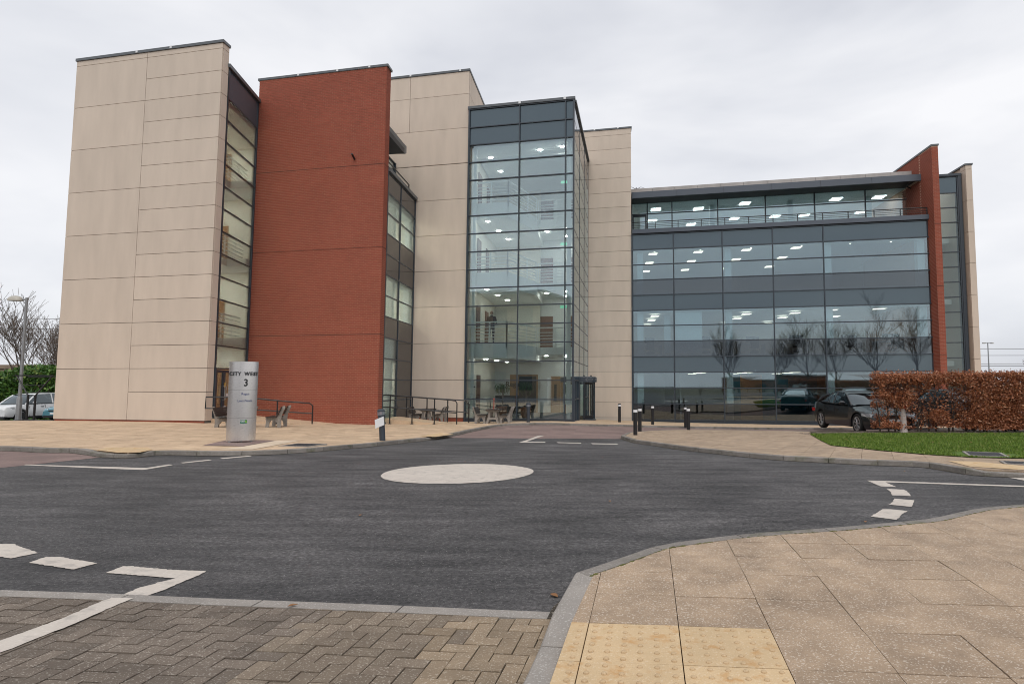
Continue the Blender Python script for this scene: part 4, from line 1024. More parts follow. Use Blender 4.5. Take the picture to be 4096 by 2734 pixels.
# --- stair glazing and end fin beyond it
zg = [12.82 - .889 * k for k in range(16)][::-1] + [13.8]
curtain('end_stair_glazing', FG, [.4, 2.72], zg, lambda i, j: 'spandrel' if j == len(zg) - 2 else 'glass')
MB().fbox(FG, .3, 2.92, -.12, .35, 13.82, 13.96).fbox(FG, 2.74, 2.92, -.1, .3, -1.2, 13.82).put('edge_trim', 'frame_metal', bld)
MB().fbox(FG, .35, 2.8, 2.4, 2.5, -1, 13.7).fbox(FG, 2.8, 2.88, .3, 2.4, -1, 13.7).put('interior_wall', 'plaster', bld)
for zf in (2.9, 6.6, 10.3): MB().fbox(FG, .5, 2.7, 1.0, 2.4, zf - .3, zf).put('stair_landing', 'plaster_white', bld)
wE = part_empty('precast_wall')
ze = [-1.2] + [12.2 - 1.85 * k for k in range(7)][::-1] + [14.05, 14.3]
MB().fbox(FE, -.53, -.24, .062, 6, -1.2, 14.3).put('wall_core', 'precast', wE)
panels(wE, FE, [(-.6, -.25, a, b) for a, b in zip(ze, ze[1:])])
for d0, d1 in ((.062, .5),):
    for a, b in zip(ze, ze[1:]): MB().fbox(FE, -.6, -.53, d0 + .002, d1 - .01, a + .009, b - .009).put('wall_panel', 'precast', wE)
coping(wE, FE, -.6, -.25, 0, 6, 14.3, .12)

# ================================================================== THINGS
def text_mb(txt, size, depth=.004, sx=1.0, bold=0.0):
    cu = bpy.data.curves.new('txt', 'FONT'); cu.body = txt; cu.size = size; cu.extrude = depth; cu.align_x = 'CENTER'; cu.align_y = 'CENTER'; cu.offset = bold; cu.resolution_u = 3
    o = bpy.data.objects.new('txt', cu); COL.objects.link(o); bpy.context.view_layer.update()
    me = bpy.data.meshes.new_from_object(o.evaluated_get(bpy.context.evaluated_depsgraph_get()))
    mb = MB(); mb.add([(v.co.x * sx, v.co.y, v.co.z) for v in me.vertices], [tuple(p.vertices) for p in me.polygons])
    bpy.data.objects.remove(o); bpy.data.curves.remove(cu); bpy.data.meshes.remove(me); return mb

# --- steel sign column
mx_, my_ = gp(963, 1768, .1); mz = G(mx_, my_) + .1
mono = empty('sign_column', (mx_, my_, mz), 'brushed steel sign column lettered CITY WEST 3 beside the picnic benches', 'sign'); WLOC[mono.name] = (0, 0, 0)
HC, SG, MH = .437, .19, 2.19                      # half chord and bulge of the lens-shaped column
RR = (HC * HC + SG * SG) / (2 * SG); TH_ = math.asin(HC / RR)
mono.rotation_euler = (0, 0, R(40)); mono.scale = (.765, .765, .955)
def lens(k, n=22, g=1.0):
    t_ = -TH_ + 2 * TH_ * (k % n) / n; x, y = RR * math.sin(t_), -(RR * math.cos(t_) - (RR - SG))
    return (x * g, y * g) if k < n else (-x * g, -y * g)
def lens_mb(z0, z1, g=1.0):
    mb = MB(); n = 44
    mb.v = [(*lens(k, 22, g), zz) for zz in (z0, z1) for k in range(n)]
    mb.f = [(k, (k + 1) % n, n + (k + 1) % n, n + k) for k in range(n)] + [tuple(range(n))[::-1], tuple(range(n, 2 * n))]; return mb
for z0, z1 in ((.05, .655), (.66, 1.42), (1.425, MH)): lens_mb(z0, z1).put('cladding_panel', 'steel', mono, smooth=True)
lens_mb(.655, .66, .985).put('panel_seam', 'trim_black', mono); lens_mb(1.42, 1.425, .985).put('panel_seam', 'trim_black', mono)
for fx in (-.34, 0, .3): MB().box(fx - .03, fx + .03, -.06, .06, -.05, .06).put('foot', 'galvanised', mono)
def wrap(mb, s_off, z, name, mat, lift=.004):
    vs = []
    for (x, y, d) in mb.v:
        t_ = max(-TH_, min(TH_, (x + s_off) / RR)); r_ = RR + lift + d
        vs.append((r_ * math.sin(t_), -(r_ * math.cos(t_) - (RR - SG)), z + y))
    m2 = MB(); m2.v = vs; m2.f = mb.f; return fixn(m2.put(name, mat, mono))
for i, ch in enumerate('CITY WEST'):
    if ch == ' ': continue
    w_ = [-.41, -.325, -.25, -.155, 0, .065, .205, .31, .41][i]
    wrap(text_mb(ch, .14, .012, 1.05, .005), w_, 1.85, 'letter', 'letter_grey', .014)
wrap(text_mb('3', .27, .002, 1.05, .007), .045, 1.605, 'numeral', 'print_black', .003)
wrap(text_mb('Regus', .092, .001, 1.12, .001), .045, 1.31, 'tenant_name', 'print_blue', .003)
wrap(text_mb('LexisNexis', .092, .001, 1.12, .001), .045, 1.125, 'tenant_name', 'print_blue', .003)
def strip(w, h, n=8):
    mb = MB()
    for k in range(n): x0 = -w / 2 + w * k / n; x1 = x0 + w / n; mb.box(x0, x1, -h / 2, h / 2, -.0005, .0005)
    return mb
wrap(strip(.205, .095), .03, .565, 'sticker', 'sticker_green', .003)
wrap(text_mb('CBRE', .042, .0004, 1.35, .001), -.005, .587, 'sticker_text', 'sign_white', .0045)
wrap(text_mb('020 182 7000', .017, .0003, 1.1, .0005), -.0, .553, 'sticker_text', 'sign_white', .0045)
mb = MB()
for k in range(14):
    a0, a1 = R(45 + 270 * k / 14), R(45 + 270 * (k + 1) / 14)
    mb.add([(.033 * math.cos(a0), .033 * math.sin(a0), 0), (.033 * math.cos(a1), .033 * math.sin(a1), 0), (.018 * math.cos(a1), .018 * math.sin(a1), 0), (.018 * math.cos(a0), .018 * math.sin(a0), 0)], [(0, 1, 2, 3)])
wrap(mb, .108, .567, 'sticker_logo', 'sticker_lime', .0046)

# --- bollards
bb = empty('bollard'); 
MB().lathe([(.075, -.05), (.075, .82), (.078, .822)], 20).put('post', 'black_metal', bb, smooth=True)
MB().lathe([(.0785, .822), (.0785, .915)], 20).put('reflective_band', 'sign_white', bb, smooth=True)
MB().lathe([(.077, .915), (.077, .955), (.06, .965)], 20).put('cap', 'black_metal', bb, smooth=True)
spots = [((1.28, 21.9), 'black bollard nearest the road on the island nose, largest of the black ones'), ((1.62, 24.6), 'black bollard just behind the nearest black bollard on the island nose'),
         ((3.86, 26.4), 'black bollard on the far edge of the island before the curtain wall'), ((1.02, 31.6), 'black bollard standing before the beige wall right of the revolving door'),
         ((2.63, 30.2), 'black bollard before the left end of the right wing glazing'), ((4.12, 29.1), 'black bollard peeping out directly behind the one on the island edge')]
for i, ((x, y), lab) in enumerate(spots):
    o = bb if i == 0 else tree_copy(bb)
    o.location = (x, y, G(x, y) + .1); tag(o, lab, 'bollard', 'black bollards with white bands')
gb = empty('light_bollard')
MB().lathe([(.08, -.03), (.08, .62), (.095, .64), (.095, .72)], 20).put('post', 'bollard_grey', gb, smooth=True)
mb = MB(); [mb.lathe([(.108, z), (.102, z + .018)], 20, (0, 0, 0)) for z in (.72, .745, .77, .795)]; mb.put('louvre', 'bollard_lens', gb, smooth=False)
MB().lathe([(.11, .815), (.11, .85), (.08, .885), (.02, .895)], 20).put('cap', 'bollard_grey', gb, smooth=True)
gx, gy = gp(1530, 1762, .1); gb2 = tree_copy(gb)
gb.location = (gx, gy, G(gx, gy) + .1); gb.rotation_euler = (R(-1), R(-4.5), 0)
tag(gb, 'leaning grey light bollard with a blank white plate at the plaza kerb', 'bollard', 'grey light bollards')
pt_ = MB().hexa([(-.145, -.105, .36), (.11, -.11, .44), (.11, -.10, .44), (-.145, -.095, .36)], [(-.155, -.105, .60), (.10, -.11, .68), (.10, -.10, .68), (-.155, -.095, .60)]); pt_.put('plate', 'sign_white', gb)
gx2 = atY(2113, 28.05); gb2.location = (gx2, 28.05, G(gx2, 28.05) + .1); tag(gb2, 'grey light bollard standing in front of the atrium glass', 'bollard', 'grey light bollards')

# --- picnic benches and tables: concrete frames, dark slats
def make_bench():
    t = empty('bench')
    prof = [(-.02, 0), (.10, 0), (.13, .2), (.22, .3), (.36, .3), (.42, .18), (.43, 0), (.55, 0), (.53, .28), (.56, .40), (.50, .43), (.12, .42), (.07, .55), (-.06, .86), (-.11, .88), (-.15, .84), (-.03, .5), (-.01, .3)]
    for y in (-.5, .42):
        mb = MB(); mb.prism(prof, lambda a, b: (a, y, b), lambda a, b: (a, y + .085, b)); fixn(mb.put('end_frame', 'bench_concrete', t))
    for k in range(4): x = .14 + k * .1; MB().box(x, x + .085, -.66, .66, .425, .45).put('seat_slat', 'bench_wood', t)
    for k in range(4):
        z = .52 + k * .085; x = .095 - (z - .5) * .43
        MB().hexa([(x, -.66, z), (x + .02, -.66, z - .008), (x + .02, .66, z - .008), (x, .66, z)], [(x - .03, -.66, z + .072), (x - .01, -.66, z + .064), (x - .01, .66, z + .064), (x - .03, .66, z + .072)]).put('back_slat', 'bench_wood', t)
    return t
def make_table():
    t = empty('picnic_table')
    prof = [(-.36, 0), (-.24, 0), (-.17, .2), (.17, .2), (.24, 0), (.36, 0), (.24, .35), (.22, .6), (.36, .66), (.36, .71), (-.36, .71), (-.36, .66), (-.22, .6), (-.24, .35)]
    for y in (-.46, .38):
        for s_ in (-1, 1):
            mb = MB(); h = [(s_ * a, b) for a, b in [(.36, 0), (.24, 0), (.17, .2), (0, .2), (0, .3), (.13, .3), (.11, .58), (0, .6), (0, .71), (.34, .71), (.36, .66), (.22, .6), (.25, .35)]]
            mb.prism(h, lambda a, b: (a, y, b), lambda a, b: (a, y + .085, b)); fixn(mb.put('leg', 'bench_concrete', t))
    for k in range(7): x = -.37 + k * .107; MB().box(x, x + .095, -.66, .66, .712, .74).put('top_slat', 'bench_wood', t)
    return t
B0 = make_bench(); T0 = make_table(); fb = ft = True
sets = [(-12.9, 21.7, 'beside the steel sign column', -.05, R(8)), (atY(1712, 29.0), 29.0, 'behind the right ramp against the beige wall', 0, R(3)), (atY(1975, 27.9), 27.9, 'in front of the atrium glass', 0, R(2))]
for i, (x, y, where, dz, rz) in enumerate(sets):
    g_ = G(x, y) + .1 + dz
    sc = .86 if i else .9
    offs = .78 * sc
    z_ = g_
    for side in (-1, 1):
        if fb: o = B0; fb = False
        else: o = tree_copy(B0)
        bx_, by_ = (x + side * offs * (1.18 if i else .92) * math.cos(rz), y + side * offs * math.sin(rz))
        if i == 0 and side == 1: bx_, by_ = bx_ - .22, by_ - .35
        o.location = (bx_, by_, z_); o.scale = (sc,) * 3
        o.rotation_euler = (0, 0, rz + (0 if side < 0 else math.pi))
        tag(o, ('left' if side < 0 else 'right') + ' bench of weathered concrete and dark slats ' + where, 'bench', 'benches of the picnic sets')
    o = T0 if ft else tree_copy(T0); ft = False
    o.location = (x, y, z_); o.rotation_euler = (0, 0, rz); o.scale = (sc,) * 3
    tag(o, 'concrete and dark slat picnic table ' + where, 'table', 'picnic tables')
o = tree_copy(B0); o.location = (-11.72, 22.4, G(-11.7, 22.4) + .1); o.rotation_euler = (0, 0, math.pi + R(14)); tag(o, 'bench behind the right bench near the steel column, its back to the kerb side', 'bench', 'benches of the picnic sets'); o.scale = (.9,) * 3
px_ = MB().lathe([(.02, 0), (.02, .42), (.035, .44), (.012, .5)], 8, (atY(1975, 27.9), 27.9, G(-5, 27.9) + .1 + .64)); tag(px_.put('parasol_pole', 'parasol_red', smooth=True), 'short red pole standing on the table before the atrium', 'pole')

# --- handrails
def railing(name, label, pts_top, pts_low, posts, r=.028, fr=None):
    t = empty(name, pts_top[0], label, 'handrail', 'black tubular handrails')
    MB().tube(pts_top, r, 8).put('top_rail', 'black_metal', t, smooth=True); MB().tube(pts_low, r * .85, 8).put('lower_rail', 'black_metal', t, smooth=True)
    for (x, y, z0, z1) in posts: MB().tube([(x, y, z0), (x, y, z1)], r, 8).box(x - .06, x + .06, y - .06, y + .06, z0 - .02, z0 + .015).put('post', 'black_metal', t)
def P3(px, Y, z): return (atY(px, Y, z), Y, z)
g_ = lambda x, y: G(x, y) + .1
a = [P3(1512, 26.6, 1.03), P3(1560, 26.62, 1.02), P3(1650, 26.7, .93), P3(1800, 26.8, .80), P3(1822, 26.82, .76), P3(1828, 26.82, .65)]
p0 = P3(1828, 26.82, 0)
railing('handrail', 'nearer black handrail along the ramp in front of the beige wall', [P3(1505, 26.6, .5), P3(1506, 26.6, 1.02)] + a + [(a[-1][0], a[-1][1], g_(p0[0], p0[1]))], [P3(1505, 26.6, .5), P3(1560, 26.62, .49), P3(1650, 26.7, .40), P3(1827, 26.82, .22)],
        [(*P3(px, Y, 0)[:2], g_(*P3(px, Y, 0)[:2]), z) for px, Y, z in ((1559, 26.62, 1.02), (1648, 26.7, .93), (1737, 26.76, .86))])
a = [P3(1532, 28.3, .96), P3(1625, 28.3, .93), P3(1730, 28.32, .84), P3(1860, 28.34, .74), P3(1872, 28.34, .70), P3(1876, 28.34, .58)]
railing('handrail', 'farther black handrail of the right ramp, ending before the atrium', [P3(1530, 28.3, .1), P3(1531, 28.3, .95)] + a + [(a[-1][0], a[-1][1], g_(a[-1][0], 28.34))], [P3(1532, 28.3, .42), P3(1700, 28.3, .32), P3(1874, 28.34, .18)],
        [(*P3(px, 28.3, 0)[:2], g_(*P3(px, 28.3, 0)[:2]), z) for px, z in ((1625, .92), (1707, .86), (1790, .79))])
rx0, ry0 = atY(1506, 26.62), 26.62
rp = MB().hexa([(rx0, 26.66, -.6), (-6.9, 26.8, -.6), (-6.9, 28.25, -.6), (-9.4, 28.25, -.6)], [(rx0, 26.66, .0), (-6.9, 26.8, g_(-6.9, 26.8) + .01), (-6.9, 28.25, g_(-6.9, 28.25) + .01), (-9.4, 28.25, .0)])
rp.add([(-9.42, 28.25, -.6), (rx0, 26.66, -.6), (rx0, 26.66, 0), (-9.42, 28.25, 0)], [(0, 1, 2, 3)])
o = fixn(rp.put('ramp', 'slab_plaza')); tag(o, 'sloping beige concrete ramp rising left between the two black handrails', 'ramp')
zt = [(-15.17, 23.2, 1.0), (-14.0, 23.65, .98), (-12.6, 24.25, .80), (-12.05, 24.5, .74), (-11.85, 24.6, .72), (-11.74, 24.65, .62)]
railing('handrail', 'black handrail of the left ramp, running behind the steel sign column', [(-15.17, 23.2, .55), (-15.17, 23.2, 1.0)] + zt[1:] + [(-11.74, 24.65, g_(-11.74, 24.65))], [(-15.17, 23.2, .57), (-14, 23.65, .53), (-11.75, 24.65, .3)],
        [(-14.0, 23.65, g_(-14, 23.65), .98), (-12.9, 24.12, g_(-12.9, 24.1), .84)])
MB().hexa([(-15.25, 23.0, -.3), (-14.2, 23.45, -.3), (-14.2, 24.6, -.4), (-15.28, 23.8, -.4)], [(-15.25, 23.0 + .3, .128), (-14.2, 23.62, .10), (-14.2, 24.6, .10), (-15.28, 23.8, .128)])

# --- vehicles
def interp(x, tab):
    for (x0, y0), (x1, y1) in zip(tab, tab[1:]):
        if x <= x1: t = max(0, (x - x0) / (x1 - x0)); t = t * t * (3 - 2 * t) if False else t; return y0 + (y1 - y0) * t
    return tab[-1][1]
def make_car(name, p, paint):
    t = empty(name); L, w, r = p['L'], p['w'], p['r']; xf, xr = p['xf'], p['xr']; ra = r + .055
    xs = sorted(set([round(i * L / 46, 3) for i in range(47)] + [round(c + ra * math.cos(R(a)), 3) for c in (xf, xr) for a in range(0, 181, 15)]))
    secs = []
    for x in xs:
        zt = interp(x, p['top']); zs = zt - p.get('crown', .05); wx = interp(x, p['wid']) * w; zb = interp(x, p['bot'])
        for c in (xf, xr):
            if abs(x - c) <= ra: zb = max(zb, r - .01 + math.sqrt(max(0, ra * ra - (x - c) ** 2)))
        zm = max(zb + .04, .52 * zs + .1)
        zm = min(zm, zs - .05)
        if zb > zm - .03: zm = zb + .03
        secs.append([(x, wx * .72, zb), (x, wx * .965, zb), (x, wx, zb + (zm - zb) * .35), (x, wx, zm), (x, wx * .985, (zm + zs) / 2), (x, wx * .93, zs - .012), (x, wx * .84, zs + .012), (x, wx * .4, zt), (x, 0, zt + .004)])
    full = [[*s_, *[(q[0], -q[1], q[2]) for q in s_[-2::-1]]] for s_ in secs]; n = len(full[0])
    mb = MB(); mb.v = [q for s_ in full for q in s_]
    mb.f = [(i * n + k, i * n + k + 1, (i + 1) * n + k + 1, (i + 1) * n + k) for i in range(len(full) - 1) for k in range(n - 1)]
    mb.f += [tuple(range(n)), tuple((len(full) - 1) * n + k for k in range(n))[::-1]]
    mb.put('body', paint, t, smooth=True); fixn(bpy.data.objects[list(WLOC)[-1]])
    MB().box(.12, L - .12, -w * .72, w * .72, .2, .55).put('underbody', 'trim_black', t)
    # greenhouse
    gt = p['green']; gs = []
    for (x, zr, wr, wb) in gt:
        zb = interp(x, p['top']) - .02
        gs.append([(x, w * wb, zb), (x, w * (wb * .45 + wr * .55), zb + (zr - zb) * .6), (x, w * wr, zr - .035), (x, w * wr * .86, zr), (x, 0, zr + .012)])
    fg = [[*s_, *[(q[0], -q[1], q[2]) for q in s_[-2::-1]]] for s_ in gs]; n = len(fg[0])
    mb = MB(); mb.v = [q for s_ in fg for q in s_]
    mb.f = [(i * n + k, i * n + k + 1, (i + 1) * n + k + 1, (i + 1) * n + k) for i in range(len(fg) - 1) for k in range(n - 1)]
    mb.put('windows', 'car_glass', t, smooth=True)
    i0, i1 = p['roof']
    mb = MB(); rows = []
    for i in range(i0, i1 + 1): rows.append([(q[0], q[1] * 1.01, q[2] + .012) for q in fg[i][2:7]])
    mb.v = [q for r_ in rows for q in r_]; mb.f = [(i * 5 + k, i * 5 + k + 1, (i + 1) * 5 + k + 1, (i + 1) * 5 + k) for i in range(len(rows) - 1) for k in range(4)]
    mb.put('roof', paint, t, smooth=True)
    for s_ in (1, -1):
        pil = []
        for a, b, wd_ in p['pillars']:
            q0 = fg[a][0] if s_ > 0 else fg[a][-1]; q1 = fg[b][2] if s_ > 0 else fg[b][-3]
            mid = fg[(a + b) // 2][1] if s_ > 0 else fg[(a + b) // 2][-2]
            MB().tube([(q0[0], q0[1] + .006 * s_, q0[2]), ((q0[0] + q1[0]) / 2, (mid[1] * .5 + (q0[1] + q1[1]) * .25) + .008 * s_, (q0[2] + q1[2]) / 2 + .015), (q1[0], q1[1] + .006 * s_, q1[2])], wd_, 6).put('pillar', paint, t, smooth=True)
        MB().tube([(g[0] if s_ > 0 else g[-1]) for g in [[(q[0], q[1] + .008, q[2] + .03) for q in fg_] for fg_ in fg[p['belt'][0]:p['belt'][1]]]] if s_ > 0 else [(fg_[-1][0], fg_[-1][1] - .008, fg_[-1][2] + .03) for fg_ in fg[p['belt'][0]:p['belt'][1]]], .012, 5).put('window_trim', p.get('trim', 'trim_black'), t)
        mx0, mz0 = p['mirror']
        MB().lathe([(.0, -.07), (.10, -.05), (.12, .02), (.06, .07), (0, .08)], 10, (mx0, s_ * (w + .1), mz0), .75, 1).put('mirror', paint, t, smooth=True)
        for xd in p['doors']:
            zt_ = interp(xd, p['top'])
            MB().box(xd - .005, xd + .005, s_ * w * .99 - .006, s_ * w * .99 + .008, .3, zt_ - .08).put('door_gap', 'trim_black', t)
        for xh in p['handles']: MB().box(xh, xh + .2, min(s_ * (w * .97), s_ * (w + .012)), max(s_ * (w * .97), s_ * (w + .012)), interp(xh, p['top']) - .22, interp(xh, p['top']) - .18).put('door_handle', paint if paint != 'car_white' else 'trim_black', t)
        hz, hw = p['head'][0], p['head'][1]
        x_ = p['head'][2]
        hl = MB().hexa([(.02 + x_, s_ * w * .50, hz - .06), (.12 + x_, s_ * w * .86, hz - .05), (.5 + x_, s_ * w * .985, hz), (.25, s_ * w * .5, hz - .04)], [(.05 + x_, s_ * w * .50, hz + .05), (.16 + x_, s_ * w * .86, hz + .08), (.5 + x_, s_ * w * .97, hz + .09), (.25, s_ * w * .5, hz + .06)])
        fixn(hl.put('headlight', 'lamp_glass', t)); MB().box(L - .25, L - .005, min(s_ * w * .55, s_ * w * .9), max(s_ * w * .55, s_ * w * .9), hz, hz + .14).put('tail_light', 'tail_red', t)
        MB().tube([(.03, s_ * w * .72, .33), (-.0, s_ * w * .72, .33)], .06, 12).put('fog_light', 'lamp_glass', t)
        for c in (xf, xr):
            wh = empty('wheel', (0, 0, 0)); wh.parent = t; wh.location = (c, s_ * (w - .12), r); WLOC[wh.name] = (0, 0, 0)
            ty = MB(); n = 24; pr = [(r * .66, -.09), (r * .95, -.105), (r, -.08), (r, .08), (r * .95, .105), (r * .66, .09)]
            for (rr, yy) in pr:
                for k in range(n): a = 2 * math.pi * k / n; ty.v.append((rr * math.cos(a), yy, rr * math.sin(a)))
            ty.f = [(i * n + k, i * n + (k + 1) % n, (i + 1) * n + (k + 1) % n, (i + 1) * n + k) for i in range(len(pr) - 1) for k in range(n)]
            fixn(ty.put('tyre', 'rubber', wh, smooth=True))
            rm = MB(); yo = .095 * s_
            for (ra_, rb_) in ((.62, .70),):
                for k in range(n):
                    a0, a1 = 2 * math.pi * k / n, 2 * math.pi * (k + 1) / n
                    rm.hexa([(r * ra_ * math.cos(a0), yo - .02, r * ra_ * math.sin(a0)), (r * rb_ * math.cos(a0), yo - .02, r * rb_ * math.sin(a0)), (r * rb_ * math.cos(a1), yo - .02, r * rb_ * math.sin(a1)), (r * ra_ * math.cos(a1), yo - .02, r * ra_ * math.sin(a1))],
                            [(r * ra_ * math.cos(a0), yo + .005, r * ra_ * math.sin(a0)), (r * rb_ * math.cos(a0), yo + .005, r * rb_ * math.sin(a0)), (r * rb_ * math.cos(a1), yo + .005, r * rb_ * math.sin(a1)), (r * ra_ * math.cos(a1), yo + .005, r * ra_ * math.sin(a1))])
            for k in range(p['spokes']):
                for da in (-.09, .09):
                    a = 2 * math.pi * k / p['spokes'] + .3; rm.tube([(.04 * math.cos(a), yo - .01, .04 * math.sin(a)), (r * .64 * math.cos(a + da), yo - .005, r * .64 * math.sin(a + da))], .014, 5)
            rm.tube([(0, yo - .02, 0), (0, yo + .01, 0)], .05, 10); rm.put('rim', 'alloy', wh)
            MB().tube([(0, yo - .07, 0), (0, yo - .05, 0)], r * .6, 16).put('brake_disc', 'trim_black', wh)
    gz0, gz1 = p['grille']
    MB().box(-.012, .06, -w * .42, w * .42, gz0, gz1).put('grille', 'trim_black', t)
    MB().box(-.015, .08, -w * .8, w * .8, .2, .34).put('lower_intake', 'trim_black', t)
    MB().box(-.03, -.012, -.26, .26, .42, .53).put('number_plate', 'sign_white', t)
    for (a, b, c_, d_, e_, f_, m_, n_) in p.get('extra', ()): MB().box(a, b, c_, d_, e_, f_).put(n_, m_, t)
    return t
sedan = dict(L=4.62, w=.905, r=.335, xf=.84, xr=3.66, spokes=7, top=[(0, .62), (.08, .70), (.35, .76), (1.0, .88), (1.4, .96), (2.4, .97), (3.5, 1.0), (4.0, 1.06), (4.5, 1.04), (4.62, .92)], bot=[(0, .22), (.15, .17), (1.2, .2), (3.3, .2), (4.5, .22), (4.62, .3)],
             wid=[(0, .74), (.12, .86), (.45, .96), (1.2, 1), (3.6, 1), (4.2, .95), (4.62, .82)], green=[(1.32, .97, .78, .88), (1.6, 1.12, .76, .9), (1.95, 1.33, .72, .92), (2.2, 1.40, .68, .93), (2.7, 1.43, .66, .93), (3.1, 1.41, .66, .92), (3.5, 1.33, .66, .9), (3.85, 1.18, .7, .86), (4.12, 1.06, .72, .8)],
             roof=(2, 6), pillars=[(0, 2, .035), (4, 4, .03), (5, 5, .02), (8, 6, .06)], belt=(1, 8), mirror=(1.62, 1.02), doors=(1.35, 2.45, 3.3), handles=(2.15, 3.05), head=(.62, .9, 0), grille=(.5, .66), trim='trim_black', crown=.05)
car = make_car('parked_car', sedan, 'car_black')
car.scale = (1.1,) * 3; car.location = (10.74, 22.0, G(10.2, 24) + .03); car.rotation_euler = (0, 0, R(94)); tag(car, 'glossy black saloon parked nose forward behind the left end of the brown hedge', 'car', 'parked cars')
c2 = tree_copy(car); c2.location = (14.7, 21.7, G(14.4, 23) + .02); c2.rotation_euler = (0, 0, R(95)); c2['label'] = 'second dark car almost wholly hidden behind the brown hedge, further right'
pick = dict(L=5.2, w=.93, r=.385, xf=.95, xr=4.1, spokes=6, top=[(0, .82), (.1, .98), (.4, 1.04), (1.3, 1.12), (1.5, 1.14), (5.2, 1.16)], bot=[(0, .36), (.3, .32), (4.9, .36), (5.2, .45)],
            wid=[(0, .84), (.15, .93), (.6, 1), (4.9, 1), (5.2, .94)], green=[(1.25, 1.15, .84, .92), (1.6, 1.4, .8, .93), (2.0, 1.72, .76, .94), (2.3, 1.78, .74, .94), (3.2, 1.8, .74, .94), (4.0, 1.8, .74, .94), (4.6, 1.78, .74, .94), (4.95, 1.7, .78, .94), (5.1, 1.2, .9, .95)],
            roof=(2, 7), pillars=[(0, 2, .045), (4, 4, .05), (5, 5, .05), (8, 7, .06)], belt=(1, 8), mirror=(1.7, 1.22), doors=(1.5, 2.62, 3.6), handles=(2.3, 3.3), head=(.84, .9, 0), grille=(.68, .92), crown=.04,
            extra=[(2.2, 4.6, .62, .66, 1.84, 1.88, 'trim_black', 'roof_rail'), (2.2, 4.6, -.66, -.62, 1.84, 1.88, 'trim_black', 'roof_rail')])
pk = make_car('parked_pickup', pick, 'car_white'); pk.location = (-38.35, 38.1, G(-38, 40) + .0); pk.rotation_euler = (0, 0, R(90)); tag(pk, 'white double cab pickup parked behind the lamp post at the left edge', 'pickup', 'parked cars')
hat = dict(sedan); hat.update(L=3.9, xr=3.2, top=[(0, .66), (.08, .78), (.3, .86), (.9, .98), (1.1, 1.0), (3.7, 1.05), (3.9, .9)], bot=[(0, .24), (.3, .2), (3.9, .3)], wid=[(0, .84), (.12, .92), (.4, 1), (3.5, 1), (3.9, .9)],
           green=[(.95, 1.0, .82, .9), (1.2, 1.2, .8, .9), (1.5, 1.45, .76, .92), (1.8, 1.5, .74, .92), (2.4, 1.52, .74, .92), (3.0, 1.5, .74, .92), (3.5, 1.42, .76, .9), (3.7, 1.25, .8, .88), (3.82, 1.05, .84, .86)], roof=(2, 6), mirror=(1.2, 1.05), doors=(1.1, 2.2), handles=(1.9, 2.8), head=(.72, .9, 0), grille=(.6, .68), spokes=5)
bc = make_car('parked_car', hat, 'car_blue'); bc.location = (-34.35, 38.0, G(-34, 39)); bc.rotation_euler = (0, 0, R(88)); tag(bc, 'teal blue hatchback peeping out at the left corner of the beige wall', 'car', 'parked cars')
c3 = make_car('parked_car', hat, 'car_silver'); c3.location = (13.6, -2.2, 0); c3.rotation_euler = (0, 0, R(-82)); tag(c3, 'silver hatchback behind the camera, seen mirrored in the ground floor glass', 'car', 'parked cars')
c4 = tree_copy(car); c4.location = (8.6, -3.5, 0); c4.rotation_euler = (0, 0, R(-96)); c4['label'] = 'dark saloon behind the camera, seen mirrored in the ground floor glass'

# --- lamp post and shelter frame at the left
lx, ly = -26.0, 27.0; lz = g_(lx, ly); lp_ = empty('street_lamp', (lx, ly, lz), 'grey street lamp with a hooded head at the left edge of the plaza', 'street lamp'); WLOC[lp_.name] = (0, 0, 0)
MB().lathe([(.14, 0), (.14, .02), (.11, .03), (.10, .95), (.075, 1.05)], 16).put('base', 'galvanised', lp_, smooth=True)
MB().lathe([(.065, 1.0), (.05, 5.5)], 14).put('pole', 'galvanised', lp_, smooth=True)
MB().tube([(0, 0, 5.42), (-.18, 0, 5.42), (-.26, 0, 5.4)], .035, 8).put('bracket', 'galvanised', lp_)
mb = MB(); n = 18
for (rr, zz) in ((1, 0), (.98, .07), (.82, .15), (.5, .21), (.1, .235)):
    for k in range(n): a = 2 * math.pi * k / n; mb.v.append((-.52 + .34 * rr * math.cos(a), .2 * rr * math.sin(a), 5.36 + zz))
mb.f = [(i * n + k, i * n + (k + 1) % n, (i + 1) * n + (k + 1) % n, (i + 1) * n + k) for i in range(4) for k in range(n)] + [tuple(range(n))[::-1], tuple(4 * n + k for k in range(n))]
mb.put('lamp_head', 'cream_plastic', lp_, smooth=True)
sx, sy = -24.9, 26.4; sz = g_(sx, sy); sf = empty('shelter_frame', (sx, sy, sz), 'black steel Y shaped shelter frame between the lamp post and the beige wall', 'shelter frame'); WLOC[sf.name] = (0, 0, 0)
z1 = 1.0 - sz; z2 = 1.87 - sz
for x in (-.16, .16): MB().box(x - .03, x + .03, -.03, .03, 0, z1 + .03).put('post', 'black_metal', sf)
MB().box(-.16, .16, -.025, .025, z1 - .02, z1 + .02).put('cross_bar', 'black_metal', sf)
MB().box(-.24, .24, -.1, .1, 0, .03).put('base_plate', 'black_metal', sf)
MB().tube([(-.16, 0, z1), (-.72, 0, z2)], .03, 6).put('diagonal_strut', 'black_metal', sf); MB().tube([(.16, 0, z1), (.86, 0, z2)], .03, 6).put('diagonal_strut', 'black_metal', sf)
MB().box(-.78, .9, -.03, .03, z2 - .02, z2 + .03).box(-.7, .88, .5, .56, z2 - .06, z2 - .02).put('top_beam', 'black_metal', sf)
MB().tube([(-.4, 0, z1 + .45), (.6, 0, z1 + .45)], .012, 5).put('cross_bar', 'black_metal', sf)

